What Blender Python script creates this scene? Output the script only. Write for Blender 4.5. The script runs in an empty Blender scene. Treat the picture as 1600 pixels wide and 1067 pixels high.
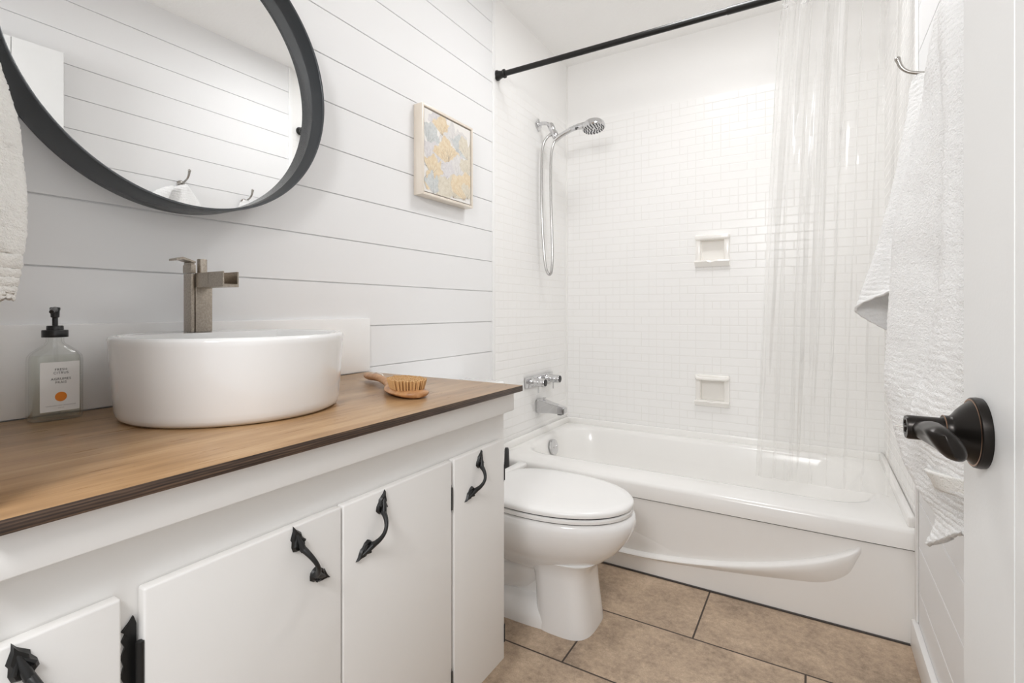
import bpy, bmesh, math, random
from mathutils import Vector, Matrix, noise
random.seed(7)
R = math.radians
SC = bpy.context.scene
COL = SC.collection
V = Vector

# ------------------------------------------------------------------ camera, world, lights, exposure
cam_d = bpy.data.cameras.new('camera')
cam = bpy.data.objects.new('camera', cam_d); COL.objects.link(cam)
cam.location = (1.255, 0.0, 1.01)
cam.rotation_euler = (R(90), 0, R(30.82))
cam_d.sensor_fit = 'HORIZONTAL'; cam_d.sensor_width = 36.0
cam_d.lens = 36.0 * 791.0 / 1600.0
cam_d.shift_x = 0.0
cam_d.shift_y = -(533.5 - 484.2) / 1600.0
cam_d.clip_start = 0.02; cam_d.clip_end = 50
SC.camera = cam

SC.view_settings.view_transform = 'Standard'
SC.view_settings.look = 'None'
SC.view_settings.gamma = 1.0
SC.view_settings.use_curve_mapping = False
SC.view_settings.exposure = 0.14
SC.cycles.max_bounces = 14
SC.cycles.diffuse_bounces = 8
SC.cycles.glossy_bounces = 6
SC.cycles.transmission_bounces = 10
SC.cycles.transparent_max_bounces = 24
SC.cycles.caustics_reflective = False
SC.cycles.caustics_refractive = False

WORLD_S, HALL_W, CEILING_FILL, VANITY_GLOW = 0.80, 16.5, 19.0, 6.0     # sky through the doorway, hall lamp, added ceiling fill, vanity globes
wd = bpy.data.worlds.new('daylight'); SC.world = wd; wd.use_nodes = True
wb = wd.node_tree.nodes['Background']
wb.inputs[0].default_value = (0.97, 0.985, 1.0, 1); wb.inputs[1].default_value = WORLD_S

def area_light(name, loc, target, sx, sy, power, col=(1, 1, 1)):
    d = bpy.data.lights.new(name, 'AREA'); d.shape = 'RECTANGLE'; d.size = sx; d.size_y = sy
    d.energy = power; d.color = col
    o = bpy.data.objects.new(name, d); COL.objects.link(o); o.location = loc
    o.rotation_euler = (V(target) - V(loc)).to_track_quat('-Z', 'Y').to_euler()
    return o
HALL_LAMP = area_light('hall_lamp', (1.05, -0.55, 1.80), (0.75, 2.3, 1.25), 0.45, 0.40, HALL_W, (1.0, 0.995, 1.0))

# ------------------------------------------------------------------ material helpers
class NB:
    def __init__(s, name):
        s.m = bpy.data.materials.new(name); s.m.use_nodes = True
        s.t = s.m.node_tree; s.b = s.t.nodes['Principled BSDF']; s.out = s.t.nodes['Material Output']
    def n(s, typ, **kw):
        x = s.t.nodes.new(typ)
        for k, v in kw.items(): setattr(x, k, v)
        return x
    def link(s, a, b): s.t.links.new(a, b)
    def inp(s, sock, v):
        if isinstance(v, bpy.types.NodeSocket): s.link(v, sock)
        else: sock.default_value = v
    def math(s, op, a, b=0.0, c=0.0, clamp=False):
        x = s.n('ShaderNodeMath', operation=op, use_clamp=clamp)
        s.inp(x.inputs[0], a); s.inp(x.inputs[1], b); s.inp(x.inputs[2], c)
        return x.outputs[0]
    def pos(s):
        g = s.n('ShaderNodeNewGeometry'); q = s.n('ShaderNodeSeparateXYZ'); s.link(g.outputs['Position'], q.inputs[0])
        return g.outputs['Position'], q.outputs[0], q.outputs[1], q.outputs[2]
    def scaled(s, vec, sc):
        x = s.n('ShaderNodeVectorMath', operation='MULTIPLY'); s.link(vec, x.inputs[0]); x.inputs[1].default_value = sc
        return x.outputs[0]
    def noise(s, vec, scale, detail=3.0, rough=0.5):
        x = s.n('ShaderNodeTexNoise'); s.link(vec, x.inputs['Vector'])
        x.inputs['Scale'].default_value = scale; x.inputs['Detail'].default_value = detail; x.inputs['Roughness'].default_value = rough
        return x.outputs['Fac']
    def ramp(s, fac, stops):
        x = s.n('ShaderNodeValToRGB'); e = x.color_ramp.elements
        while len(e) < len(stops): e.new(0.5)
        for el, (p, c) in zip(e, stops): el.position = p; el.color = tuple(c) + (1,) if len(c) == 3 else c
        s.link(fac, x.inputs[0]); return x.outputs[0]
    def mix(s, fac, a, b):
        x = s.n('ShaderNodeMix', data_type='RGBA')
        s.inp(x.inputs[0], fac); s.inp(x.inputs[6], a if isinstance(a, bpy.types.NodeSocket) else tuple(a) + (1,))
        s.inp(x.inputs[7], b if isinstance(b, bpy.types.NodeSocket) else tuple(b) + (1,))
        return x.outputs[2]
    def bump(s, h, strength=0.3, dist=0.002):
        x = s.n('ShaderNodeBump'); x.inputs['Strength'].default_value = strength; x.inputs['Distance'].default_value = dist
        s.link(h, x.inputs['Height']); s.link(x.outputs[0], s.b.inputs['Normal']); return x
    def set(s, color=None, rough=None, metal=None, **kw):
        if color is not None: s.inp(s.b.inputs['Base Color'], color if isinstance(color, bpy.types.NodeSocket) else tuple(color) + (1,))
        if rough is not None: s.inp(s.b.inputs['Roughness'], rough)
        if metal is not None: s.inp(s.b.inputs['Metallic'], metal)
        for k, v in kw.items(): s.inp(s.b.inputs[k], v)
        return s

def paint(name, col, rough=0.45, bump_scale=180.0, bump=0.06):
    a = NB(name); a.set(col, rough)
    p, x, y, z = a.pos()
    a.bump(a.noise(p, bump_scale, 2), bump, 0.001)
    return a.m

M = {}
M['wall'] = paint('white_wall_paint', (0.835, 0.835, 0.838), 0.62, 140, 0.05)
M['trim'] = paint('white_trim_paint', (0.88, 0.877, 0.87), 0.38, 160, 0.05)
M['cabinet'] = paint('white_cabinet_paint', (0.81, 0.80, 0.782), 0.40, 60, 0.10)
M['door'] = paint('white_door_paint', (0.84, 0.845, 0.84), 0.42, 220, 0.14)
a = NB('ceiling_texture'); a.set((0.92, 0.915, 0.905), 0.8); p, x, y, z = a.pos(); a.bump(a.noise(p, 70, 4, 0.6), 0.55, 0.004); M['ceiling'] = a.m
a = NB('porcelain'); a.set((0.88, 0.877, 0.87), 0.08, 0.0, **{'Coat Weight': 0.3, 'Coat Roughness': 0.03}); M['porcelain'] = a.m
a = NB('toilet_seat_plastic'); a.set((0.88, 0.875, 0.865), 0.22); M['seat'] = a.m
a = NB('tub_enamel'); a.set((0.89, 0.88, 0.86), 0.16); p, x, y, z = a.pos(); a.bump(a.noise(p, 9, 1), 0.03, 0.004); M['tub'] = a.m
a = NB('basin_ceramic'); a.set((0.78, 0.777, 0.77), 0.09, 0.0, **{'Coat Weight': 0.3, 'Coat Roughness': 0.03}); M['ceramic'] = a.m
a = NB('soap_dish_glaze'); a.set((0.89, 0.87, 0.835), 0.12); M['dish'] = a.m
def metal(name, col, rough):
    a = NB(name); a.set(col, rough, 1.0); return a.m
M['chrome'] = metal('polished_chrome', (0.66, 0.66, 0.67), 0.06)
M['hose'] = metal('chrome_hose', (0.56, 0.55, 0.54), 0.22)
M['satin'] = metal('satin_nickel', (0.40, 0.38, 0.355), 0.25)
a = NB('brushed_nickel'); p, x, y, z = a.pos()
nz = a.noise(a.scaled(p, (1, 1, 1)), 260, 4, 0.7)
a.set(a.ramp(nz, [(0.35, (0.36, 0.315, 0.265)), (0.7, (0.52, 0.465, 0.40))]), 0.36, 1.0); a.bump(nz, 0.08, 0.0006); M['nickel'] = a.m
a = NB('black_iron'); a.set((0.012, 0.012, 0.012), 0.42, 0.2); M['iron'] = a.m
a = NB('oil_rubbed_bronze'); a.set((0.022, 0.019, 0.017), 0.30, 0.7); M['bronze'] = a.m
a = NB('copper_rubbed_edge'); a.set((0.34, 0.21, 0.14), 0.35, 0.9); M['copper'] = a.m
a = NB('black_rod'); a.set((0.012, 0.0115, 0.011), 0.33, 0.3); M['rod'] = a.m
a = NB('black_mirror_frame'); a.set((0.070, 0.076, 0.082), 0.24, 0.25); M['mframe'] = a.m
a = NB('mirror_glass'); a.set((0.93, 0.935, 0.935), 0.0, 1.0); M['mirror'] = a.m
a = NB('black_plastic'); a.set((0.012, 0.012, 0.013), 0.28); M['blackp'] = a.m
a = NB('dark_seat_shade'); a.set((0.06, 0.06, 0.062), 0.4); M['greyp'] = a.m
def thin_glass(name, tint, ior):
    a = NB(name); tr = a.n('ShaderNodeBsdfTransparent'); tr.inputs[0].default_value = tint + (1,)
    gl = a.n('ShaderNodeBsdfGlossy'); gl.inputs['Roughness'].default_value = 0.03
    lw = a.n('ShaderNodeLayerWeight'); fac = a.math('MULTIPLY_ADD', a.math('POWER', lw.outputs['Facing'], 4.0), ior, 0.03)
    mx = a.n('ShaderNodeMixShader'); a.link(fac, mx.inputs[0]); a.link(tr.outputs[0], mx.inputs[1]); a.link(gl.outputs[0], mx.inputs[2])
    a.link(mx.outputs[0], a.out.inputs['Surface']); return a.m
M['glass'] = thin_glass('bottle_glass', (0.99, 0.994, 0.99), 0.9)
M['soap'] = thin_glass('liquid_soap', (0.99, 0.994, 0.975), 0.15)
a = NB('paper_label'); a.set((0.86, 0.86, 0.85), 0.6); M['paper'] = a.m
a = NB('label_ink'); a.set((0.03, 0.03, 0.035), 0.6); M['ink'] = a.m
a = NB('label_grey_ink'); a.set((0.32, 0.32, 0.32), 0.6); M['greyink'] = a.m
a = NB('label_orange'); a.set((0.80, 0.25, 0.025), 0.6); M['orange'] = a.m
a = NB('clear_plastic'); a.set((0.97, 0.97, 0.97), 0.05, 0.0, **{'Transmission Weight': 1.0, 'IOR': 1.25}); M['clear'] = a.m
a = NB('caulk'); a.set((0.84, 0.83, 0.81), 0.4); M['caulk'] = a.m
a = NB('dark_gap'); a.set((0.10, 0.09, 0.085), 0.7); M['gap'] = a.m
a = NB('lamp_globe'); a.set((0.9, 0.9, 0.88), 0.3, **{'Emission Color': (1.0, 0.97, 0.93, 1), 'Emission Strength': VANITY_GLOW}); M['globe'] = a.m
a = NB('ceiling_fill_glow'); a.set((0.9, 0.9, 0.88), 0.3, **{'Emission Color': (0.985, 0.99, 1.0, 1), 'Emission Strength': CEILING_FILL}); M['fill_glow'] = a.m  # glow of the added overhead fill light

# terry towel
def terry(name, col):
    a = NB(name); p, x, y, z = a.pos()
    n1 = a.noise(a.scaled(p, (1, 1, 1.5)), 170, 3, 0.6)
    n2 = a.noise(p, 420, 2, 0.7)
    h = a.math('ADD', a.math('MULTIPLY', n1, 0.8), a.math('MULTIPLY', n2, 0.4))
    a.set(col, 0.95, **{'Sheen Weight': 0.25}); a.bump(h, 0.8, 0.005); return a.m
M['terry'] = terry('white_terry', (0.90, 0.90, 0.895))
M['terry_warm'] = terry('warm_white_terry', (0.92, 0.91, 0.875))

# clear vinyl shower curtain
a = NB('clear_vinyl')
tr = a.n('ShaderNodeBsdfTransparent'); tr.inputs[0].default_value = (0.985, 0.985, 0.98, 1)
gl = a.n('ShaderNodeBsdfGlossy'); gl.inputs['Roughness'].default_value = 0.09; gl.inputs[0].default_value = (1, 1, 1, 1)
tl = a.n('ShaderNodeBsdfTranslucent'); tl.inputs[0].default_value = (0.9, 0.89, 0.88, 1)
df = a.n('ShaderNodeBsdfDiffuse'); df.inputs[0].default_value = (0.9, 0.89, 0.88, 1)
hz = a.n('ShaderNodeMixShader'); hz.inputs[0].default_value = 0.5; a.link(tl.outputs[0], hz.inputs[1]); a.link(df.outputs[0], hz.inputs[2])
m1 = a.n('ShaderNodeMixShader'); m1.inputs[0].default_value = 0.20; a.link(tr.outputs[0], m1.inputs[1]); a.link(hz.outputs[0], m1.inputs[2])
fr = a.n('ShaderNodeFresnel'); fr.inputs[0].default_value = 1.45
m2 = a.n('ShaderNodeMixShader'); a.link(a.math('MULTIPLY', fr.outputs[0], 0.38), m2.inputs[0]); a.link(m1.outputs[0], m2.inputs[1]); a.link(gl.outputs[0], m2.inputs[2])
p, x, y, z = a.pos(); bm_ = a.n('ShaderNodeBump'); bm_.inputs['Strength'].default_value = 0.25; bm_.inputs['Distance'].default_value = 0.004
a.link(a.noise(a.scaled(p, (1, 1, 0.25)), 38, 3), bm_.inputs['Height'])
for s_ in (gl, fr): a.link(bm_.outputs[0], s_.inputs['Normal'])
a.link(m2.outputs[0], a.out.inputs['Surface']); M['vinyl'] = a.m

# floor tile 0.60 x 0.30, half running bond
a = NB('floor_tile'); p, x, y, z = a.pos()
rowf = a.math('DIVIDE', a.math('SUBTRACT', y, 1.3205), 0.3005)
row = a.math('FLOOR', rowf); fy = a.math('SUBTRACT', rowf, row)
par = a.math('MODULO', a.math('ADD', row, 40.0), 2.0)
colf = a.math('DIVIDE', a.math('SUBTRACT', a.math('SUBTRACT', x, 0.634), a.math('MULTIPLY', par, 0.3005)), 0.601)
col = a.math('FLOOR', colf); fx = a.math('SUBTRACT', colf, col)
def edge(f, w): return a.math('LESS_THAN', a.math('MINIMUM', f, a.math('SUBTRACT', 1.0, f)), w)
gr = a.math('MAXIMUM', edge(fy, 0.0027 / 0.3005), edge(fx, 0.0027 / 0.601))
cmb = a.n('ShaderNodeCombineXYZ'); a.link(col, cmb.inputs[0]); a.link(row, cmb.inputs[1])
wn = a.n('ShaderNodeTexWhiteNoise', noise_dimensions='3D'); a.link(cmb.outputs[0], wn.inputs[0])
off = a.n('ShaderNodeVectorMath', operation='MULTIPLY_ADD'); a.link(wn.outputs['Color'], off.inputs[0]); off.inputs[1].default_value = (9, 9, 9); a.link(p, off.inputs[2])
n1 = a.noise(off.outputs[0], 6.5, 6, 0.62); n2 = a.noise(off.outputs[0], 60, 5, 0.7); n3 = a.noise(off.outputs[0], 260, 2, 0.6)
f1 = a.math('ADD', a.math('MULTIPLY', n1, 0.50), a.math('ADD', a.math('MULTIPLY', n2, 0.36), a.math('MULTIPLY', n3, 0.18)))
tc = a.ramp(f1, [(0.41, (0.27, 0.20, 0.142)), (0.50, (0.40, 0.298, 0.212)), (0.58, (0.50, 0.378, 0.27)), (0.66, (0.62, 0.48, 0.355))])
a.set(a.mix(gr, tc, (0.060, 0.045, 0.036)), a.math('MULTIPLY_ADD', gr, 0.35, 0.42))
a.bump(a.math('SUBTRACT', a.math('MULTIPLY', n2, 0.15), gr), 0.35, 0.002); M['floor'] = a.m

# small white mosaic tile; axis 'x' for the back wall, 'y' for the side walls
def mosaic(name, axis):
    a = NB(name); p, x, y, z = a.pos(); u = x if axis == 'x' else y
    P = 0.0405
    rf = a.math('DIVIDE', z, P); row = a.math('FLOOR', rf); fz = a.math('SUBTRACT', rf, row)
    cf = a.math('DIVIDE', u, P); cl = a.math('FLOOR', cf); fu = a.math('SUBTRACT', cf, cl)
    # a vertical joint at each cell border is present or not, by hash of (border, row)
    bd = a.math('ROUND', cf)
    cm = a.n('ShaderNodeCombineXYZ'); a.link(bd, cm.inputs[0]); a.link(row, cm.inputs[1])
    w = a.n('ShaderNodeTexWhiteNoise', noise_dimensions='2D'); a.link(cm.outputs[0], w.inputs[0])
    on = a.math('GREATER_THAN', w.outputs['Value'], 0.42)
    dz = a.math('MINIMUM', fz, a.math('SUBTRACT', 1.0, fz)); du = a.math('MINIMUM', fu, a.math('SUBTRACT', 1.0, fu))
    du = a.math('ADD', du, a.math('MULTIPLY', a.math('SUBTRACT', 1.0, on), 1.0))
    d = a.math('MINIMUM', dz, du)
    h = a.math('DIVIDE', d, 0.10, clamp=True)      # 0 in the joint, 1 on the tile
    h = a.math('POWER', h, 0.6)
    tiled = a.math('LESS_THAN', z, 2.10)
    h = a.math('MAXIMUM', h, a.math('SUBTRACT', 1.0, tiled))
    joint = a.math('LESS_THAN', h, 0.62)
    cm2 = a.n('ShaderNodeCombineXYZ'); a.link(cl, cm2.inputs[0]); a.link(row, cm2.inputs[1])
    w2 = a.n('ShaderNodeTexWhiteNoise', noise_dimensions='2D'); a.link(cm2.outputs[0], w2.inputs[0])
    a.set(a.mix(joint, (0.90, 0.893, 0.88), (0.82, 0.81, 0.79)), a.math('MULTIPLY_ADD', joint, 0.3, a.math('MULTIPLY_ADD', tiled, -0.19, 0.45)), **{'Specular IOR Level': 0.38})
    hh = a.math('ADD', h, a.math('MULTIPLY', a.noise(p, 26, 2), 0.7))
    a.bump(hh, 0.32, 0.0022); return a.m
M['tile_x'] = mosaic('white_mosaic_back', 'x'); M['tile_y'] = mosaic('white_mosaic_side', 'y')

# stained plywood counter: grain along y
a = NB('stained_wood_top'); p, x, y, z = a.pos()
v = a.scaled(p, (26, 2.2, 26)); n1 = a.noise(v, 1.0, 6, 0.62)
v2 = a.scaled(p, (190, 9, 190)); n2 = a.noise(v2, 1.0, 4, 0.6); n3 = a.noise(p, 5, 3)
f = a.math('ADD', a.math('MULTIPLY', n1, 0.55), a.math('ADD', a.math('MULTIPLY', n2, 0.22), a.math('MULTIPLY', n3, 0.25)))
wc = a.ramp(f, [(0.36, (0.23, 0.126, 0.056)), (0.50, (0.37, 0.222, 0.108)), (0.64, (0.50, 0.335, 0.185))])
a.set(wc, a.math('MULTIPLY_ADD', n2, 0.10, 0.24)); a.bump(n2, 0.05, 0.0006); M['wood'] = a.m
a = NB('plywood_edge'); p, x, y, z = a.pos()
ly = a.math('SINE', a.math('MULTIPLY', a.math('ADD', z, a.math('MULTIPLY', a.noise(a.scaled(p, (20, 6, 20)), 1, 3), 0.004)), 1750))
n2 = a.noise(a.scaled(p, (60, 14, 400)), 1.0, 4, 0.65)
f = a.math('ADD', a.math('MULTIPLY', ly, 0.16), n2)
a.set(a.ramp(f, [(0.30, (0.022, 0.013, 0.009)), (0.55, (0.060, 0.034, 0.021)), (0.80, (0.125, 0.075, 0.045))]), 0.45); a.bump(f, 0.2, 0.001); M['plyedge'] = a.m
# light bamboo / beech
a = NB('beech_wood'); p, x, y, z = a.pos()
n1 = a.noise(a.scaled(p, (60, 18, 60)), 1.0, 5, 0.6)
a.set(a.ramp(n1, [(0.3, (0.34, 0.155, 0.060)), (0.65, (0.56, 0.30, 0.135))]), 0.38); M['beech'] = a.m
a = NB('natural_bristle'); a.set((0.62, 0.38, 0.17), 0.7); M['bristle'] = a.m
a = NB('white_cord'); a.set((0.8, 0.78, 0.74), 0.8); M['cord'] = a.m
a = NB('champagne_frame'); p, x, y, z = a.pos(); n1 = a.noise(a.scaled(p, (40, 40, 5)), 1.0, 4, 0.5)
a.set(a.ramp(n1, [(0.3, (0.76, 0.68, 0.585)), (0.7, (0.85, 0.785, 0.70))]), 0.34, 0.25); M['frame'] = a.m
a = NB('frame_shadow_gap'); a.set((0.10, 0.075, 0.055), 0.6); M['fgap'] = a.m
a = NB('canvas_ground'); a.set((0.82, 0.80, 0.77), 0.7); M['canvas'] = a.m
def leafmat(name, c1, c2):
    a = NB(name); p, x, y, z = a.pos(); n1 = a.noise(p, 90, 5, 0.7)
    a.set(a.ramp(n1, [(0.3, c1), (0.68, c2)]), 0.7); return a.m
LEAF = [leafmat('leaf_ochre', (0.66, 0.51, 0.32), (0.81, 0.71, 0.55)), leafmat('leaf_lilac', (0.60, 0.57, 0.58), (0.74, 0.72, 0.72)),
        leafmat('leaf_teal', (0.47, 0.50, 0.50), (0.68, 0.69, 0.68)), leafmat('leaf_sand', (0.60, 0.54, 0.43), (0.76, 0.71, 0.61)),
        leafmat('leaf_grey', (0.63, 0.61, 0.60), (0.77, 0.75, 0.73))]
a = NB('leaf_vein'); a.set((0.22, 0.18, 0.16), 0.7); M['vein'] = a.m

# ------------------------------------------------------------------ geometry helpers (all coordinates in world metres)
def wloc(o):
    v = V((0, 0, 0))
    while o is not None: v += o.location; o = o.parent
    return v

def obj(name, bm, mat, parent=None, sharp=38, mods=None):
    bmesh.ops.recalc_face_normals(bm, faces=bm.faces[:])
    me = bpy.data.meshes.new(name)
    base = wloc(parent) if parent else V((0, 0, 0))
    if parent is None:
        xs = [v.co for v in bm.verts]
        lo = V((min(c[i] for c in xs) for i in range(3))); hi = V((max(c[i] for c in xs) for i in range(3)))
        base = V(((lo.x + hi.x) / 2, (lo.y + hi.y) / 2, lo.z))
    bmesh.ops.translate(bm, verts=bm.verts[:], vec=-base)
    bm.to_mesh(me); bm.free()
    for m in (mat if isinstance(mat, (list, tuple)) else [mat]): me.materials.append(m)
    if sharp is not None:
        me.polygons.foreach_set('use_smooth', [True] * len(me.polygons)); me.set_sharp_from_angle(angle=R(sharp))
    o = bpy.data.objects.new(name, me); COL.objects.link(o)
    if parent: o.parent = parent
    else: o.location = base
    return o

def tag(o, label=None, cat=None, group=None, kind=None):
    if label: o['label'] = label
    if cat: o['category'] = cat
    if group: o['group'] = group
    if kind: o['kind'] = kind
    return o

def thing(name, loc, label, cat, group=None):
    o = bpy.data.objects.new(name, None); o.empty_display_size = 0.05; COL.objects.link(o); o.location = loc
    return tag(o, label, cat, group)

def struct(name, bm, mat, parent=None, sharp=38, label=None, cat=None):
    o = obj(name, bm, mat, parent, sharp)
    if parent is None: o['kind'] = 'structure'; tag(o, label, cat)
    return o

def nb(): return bmesh.new()

def box(bm, x0, x1, y0, y1, z0, z1, bevel=0.0, seg=2, mat=0, only=None):
    r = bmesh.ops.create_cube(bm, size=1.0); vs = r['verts']
    for v in vs:
        v.co = V(((x0 + x1) / 2 + v.co.x * (x1 - x0), (y0 + y1) / 2 + v.co.y * (y1 - y0), (z0 + z1) / 2 + v.co.z * (z1 - z0)))
    fs = set(f for v in vs for f in v.link_faces)
    for f in fs: f.material_index = mat
    if bevel > 0:
        es = list(set(e for v in vs for e in v.link_edges))
        if only: es = [e for e in es if only(e.verts[0].co, e.verts[1].co)]
        bmesh.ops.bevel(bm, geom=es, offset=bevel, segments=seg, affect='EDGES', profile=0.5)

def frame_of(t):
    t = t.normalized(); up = V((0, 0, 1)) if abs(t.z) < 0.9 else V((1, 0, 0))
    a = t.cross(up).normalized(); return a, t.cross(a).normalized()

def tube(bm, pts, rad, seg=14, caps=True, mat=0):
    pts = [V(p) for p in pts]; n = len(pts)
    rad = rad if isinstance(rad, (list, tuple)) else [rad] * n
    rings = []; a = None
    for i, p in enumerate(pts):
        t = (pts[min(i + 1, n - 1)] - pts[max(i - 1, 0)]).normalized()
        if a is None: a, b = frame_of(t)
        else:
            a = (a - t * a.dot(t)).normalized(); b = t.cross(a)
        rings.append([bm.verts.new(p + (a * math.cos(2 * math.pi * k / seg) + b * math.sin(2 * math.pi * k / seg)) * rad[i]) for k in range(seg)])
    for r0, r1 in zip(rings, rings[1:]):
        for k in range(seg):
            f = bm.faces.new((r0[k], r0[(k + 1) % seg], r1[(k + 1) % seg], r1[k])); f.material_index = mat
    if caps:
        for r in (rings[0], rings[-1]):
            f = bm.faces.new(r); f.material_index = mat

def lathe(bm, prof, origin, axis=(0, 0, 1), seg=32, mat=0, closed=False):
    """prof: list of (radius, height along axis)"""
    o = V(origin); t = V(axis).normalized(); a, b = frame_of(t); rings = []
    for r, h in prof:
        if r < 1e-6: rings.append([bm.verts.new(o + t * h)])
        else: rings.append([bm.verts.new(o + t * h + (a * math.cos(2 * math.pi * k / seg) + b * math.sin(2 * math.pi * k / seg)) * r) for k in range(seg)])
    pr = list(zip(rings, rings[1:]))
    if closed: pr.append((rings[-1], rings[0]))
    for r0, r1 in pr:
        for k in range(seg):
            k2 = (k + 1) % seg
            if len(r0) == 1 and len(r1) == 1: continue
            if len(r0) == 1: f = bm.faces.new((r0[0], r1[k2], r1[k]))
            elif len(r1) == 1: f = bm.faces.new((r0[k], r0[k2], r1[0]))
            else: f = bm.faces.new((r0[k], r0[k2], r1[k2], r1[k]))
            f.material_index = mat

def loft(bm, rings, cap0=True, cap1=True, mat=0, closed_ring=True):
    vr = [[bm.verts.new(V(p)) for p in r] for r in rings]; n = len(vr[0])
    for r0, r1 in zip(vr, vr[1:]):
        for k in range(n if closed_ring else n - 1):
            f = bm.faces.new((r0[k], r0[(k + 1) % n], r1[(k + 1) % n], r1[k])); f.material_index = mat
    if cap0: f = bm.faces.new(vr[0]); f.material_index = mat
    if cap1: f = bm.faces.new(vr[-1]); f.material_index = mat
    return vr

def catmull(P, t):
    n = len(P) - 1; s = min(max(t * n, 0), n - 1e-9); i = int(s); u = s - i
    p0, p1, p2, p3 = P[max(i - 1, 0)], P[i], P[i + 1], P[min(i + 2, n)]
    return 0.5 * ((2 * p1) + (p2 - p0) * u + (2 * p0 - 5 * p1 + 4 * p2 - p3) * u * u + (3 * p1 - p0 - 3 * p2 + p3) * u ** 3)

def sheet(bm, rows, nu, nv, disp=None):
    rows = [[V(p) for p in r] for r in rows]
    g = []
    for j in range(nv + 1):
        tv = j / nv; cp = [catmull([r[c] for r in rows], tv) for c in range(len(rows[0]))]
        g.append([catmull(cp, i / nu) for i in range(nu + 1)])
    if disp:
        g2 = []
        for j in range(nv + 1):
            row = []
            for i in range(nu + 1):
                du = g[j][min(i + 1, nu)] - g[j][max(i - 1, 0)]; dv = g[min(j + 1, nv)][i] - g[max(j - 1, 0)][i]
                nn = du.cross(dv); nn = nn.normalized() if nn.length > 1e-12 else V((0, 0, 0))
                row.append(g[j][i] + nn * disp(g[j][i], i / nu, j / nv))
            g2.append(row)
        g = g2
    vs = [[bm.verts.new(p) for p in r] for r in g]
    for j in range(nv):
        for i in range(nu): bm.faces.new((vs[j][i], vs[j][i + 1], vs[j + 1][i + 1], vs[j + 1][i]))

def solid(o, th, off=0.0):
    m = o.modifiers.new('thickness', 'SOLIDIFY'); m.thickness = th; m.offset = off; return o

def prism(bm, poly, mapf, d0, d1, mat=0):
    """extrude 2-D polygon; mapf(a,b,d) -> world"""
    A = [bm.verts.new(V(mapf(a, b, d0))) for a, b in poly]; B = [bm.verts.new(V(mapf(a, b, d1))) for a, b in poly]; n = len(poly)
    for f in (bm.faces.new(A), bm.faces.new(B)): f.material_index = mat
    for k in range(n):
        f = bm.faces.new((A[k], A[(k + 1) % n], B[(k + 1) % n], B[k])); f.material_index = mat

# ------------------------------------------------------------------ the room
W, BACK, TUBF, NEAR, CEIL = 1.52, 2.735, 1.921, 0.15, 2.445
bm = nb(); box(bm, -0.1, W + 0.1, -1.6, BACK + 0.1, -0.05, 0.0); struct('floor', bm, M['floor'], None, None, 'taupe stone-look rectangular floor tiles with dark grout', 'floor')
bm = nb(); box(bm, -0.1, W + 0.1, 0.03, BACK + 0.1, CEIL, CEIL + 0.06); struct('ceiling', bm, M['ceiling'], None, None, 'off-white textured ceiling', 'ceiling')

def shiplap(bm, x, sgn, y0, y1, lines, gap=0.0030, depth=0.006):
    """boards running along y on the wall x; sgn=+1 faces +x"""
    prof = []; zs = [0.0] + sorted(lines) + [CEIL]
    for i in range(len(zs) - 1):
        a = zs[i] + (gap / 2 if i else 0); b = zs[i + 1] - (gap / 2 if i < len(zs) - 2 else 0)
        e = 0.0008
        if i: prof += [(depth, a), (e, a), (0, a + e)]
        else: prof += [(0, a)]
        if i < len(zs) - 2: prof += [(0, b - e), (e, b), (depth, b)]
        else: prof += [(0, b)]
    A = [bm.verts.new((x - sgn * d, y0, z)) for d, z in prof]; B = [bm.verts.new((x - sgn * d, y1, z)) for d, z in prof]
    for k in range(len(prof) - 1): bm.faces.new((A[k], A[k + 1], B[k + 1], B[k]))
    # body behind the boards
    box(bm, min(x - sgn * 0.007, x - sgn * 0.1), max(x - sgn * 0.007, x - sgn * 0.1), y0, y1, 0, CEIL)

LL = [0.822 - 0.1356 * k for k in range(1, 6)] + [0.822 + 0.1356 * k for k in range(0, 12)]
bm = nb(); shiplap(bm, 0.0, 1, NEAR - 0.12, 1.928, LL); struct('wall_left', bm, M['wall'], None, 30, 'white shiplap wall behind the mirror and vanity', 'wall')
bm = nb(); box(bm, -0.1, 0.0, 1.928, BACK, 0, CEIL); struct('wall_left_tile', bm, M['tile_y'], None, None, 'white mosaic-tiled shower wall with shower head and taps', 'wall')
LR = [0.447 + 0.1321 * k for k in range(-3, 15)]
bm = nb(); shiplap(bm, W, -1, NEAR - 0.12, 1.90, LR); struct('wall_right', bm, M['wall'], None, 30, 'white shiplap wall behind the hanging towels', 'wall')
bm = nb(); box(bm, W, W + 0.1, 1.90, BACK, 0, CEIL); struct('wall_right_tile', bm, M['tile_y'], None, None, 'white mosaic-tiled wall at the curtain end of the tub', 'wall')
# back wall with two pockets for the soap dishes
HOL = [(0.752, 0.870, 1.258, 1.368), (0.752, 0.870, 0.548, 0.655)]
bm = nb()
xs = [-0.1, 0.752, 0.870, W + 0.1]; zs = [0, 0.548, 0.655, 1.258, 1.368, CEIL]
for i in range(3):
    for j in range(5):
        if i == 1 and j in (1, 3): continue
        box(bm, xs[i], xs[i + 1], BACK, BACK + 0.1, zs[j], zs[j + 1])
bmesh.ops.remove_doubles(bm, verts=bm.verts[:], dist=1e-5)
struct('wall_back', bm, M['tile_x'], None, None, 'white mosaic-tiled back wall above the tub', 'wall')
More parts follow.
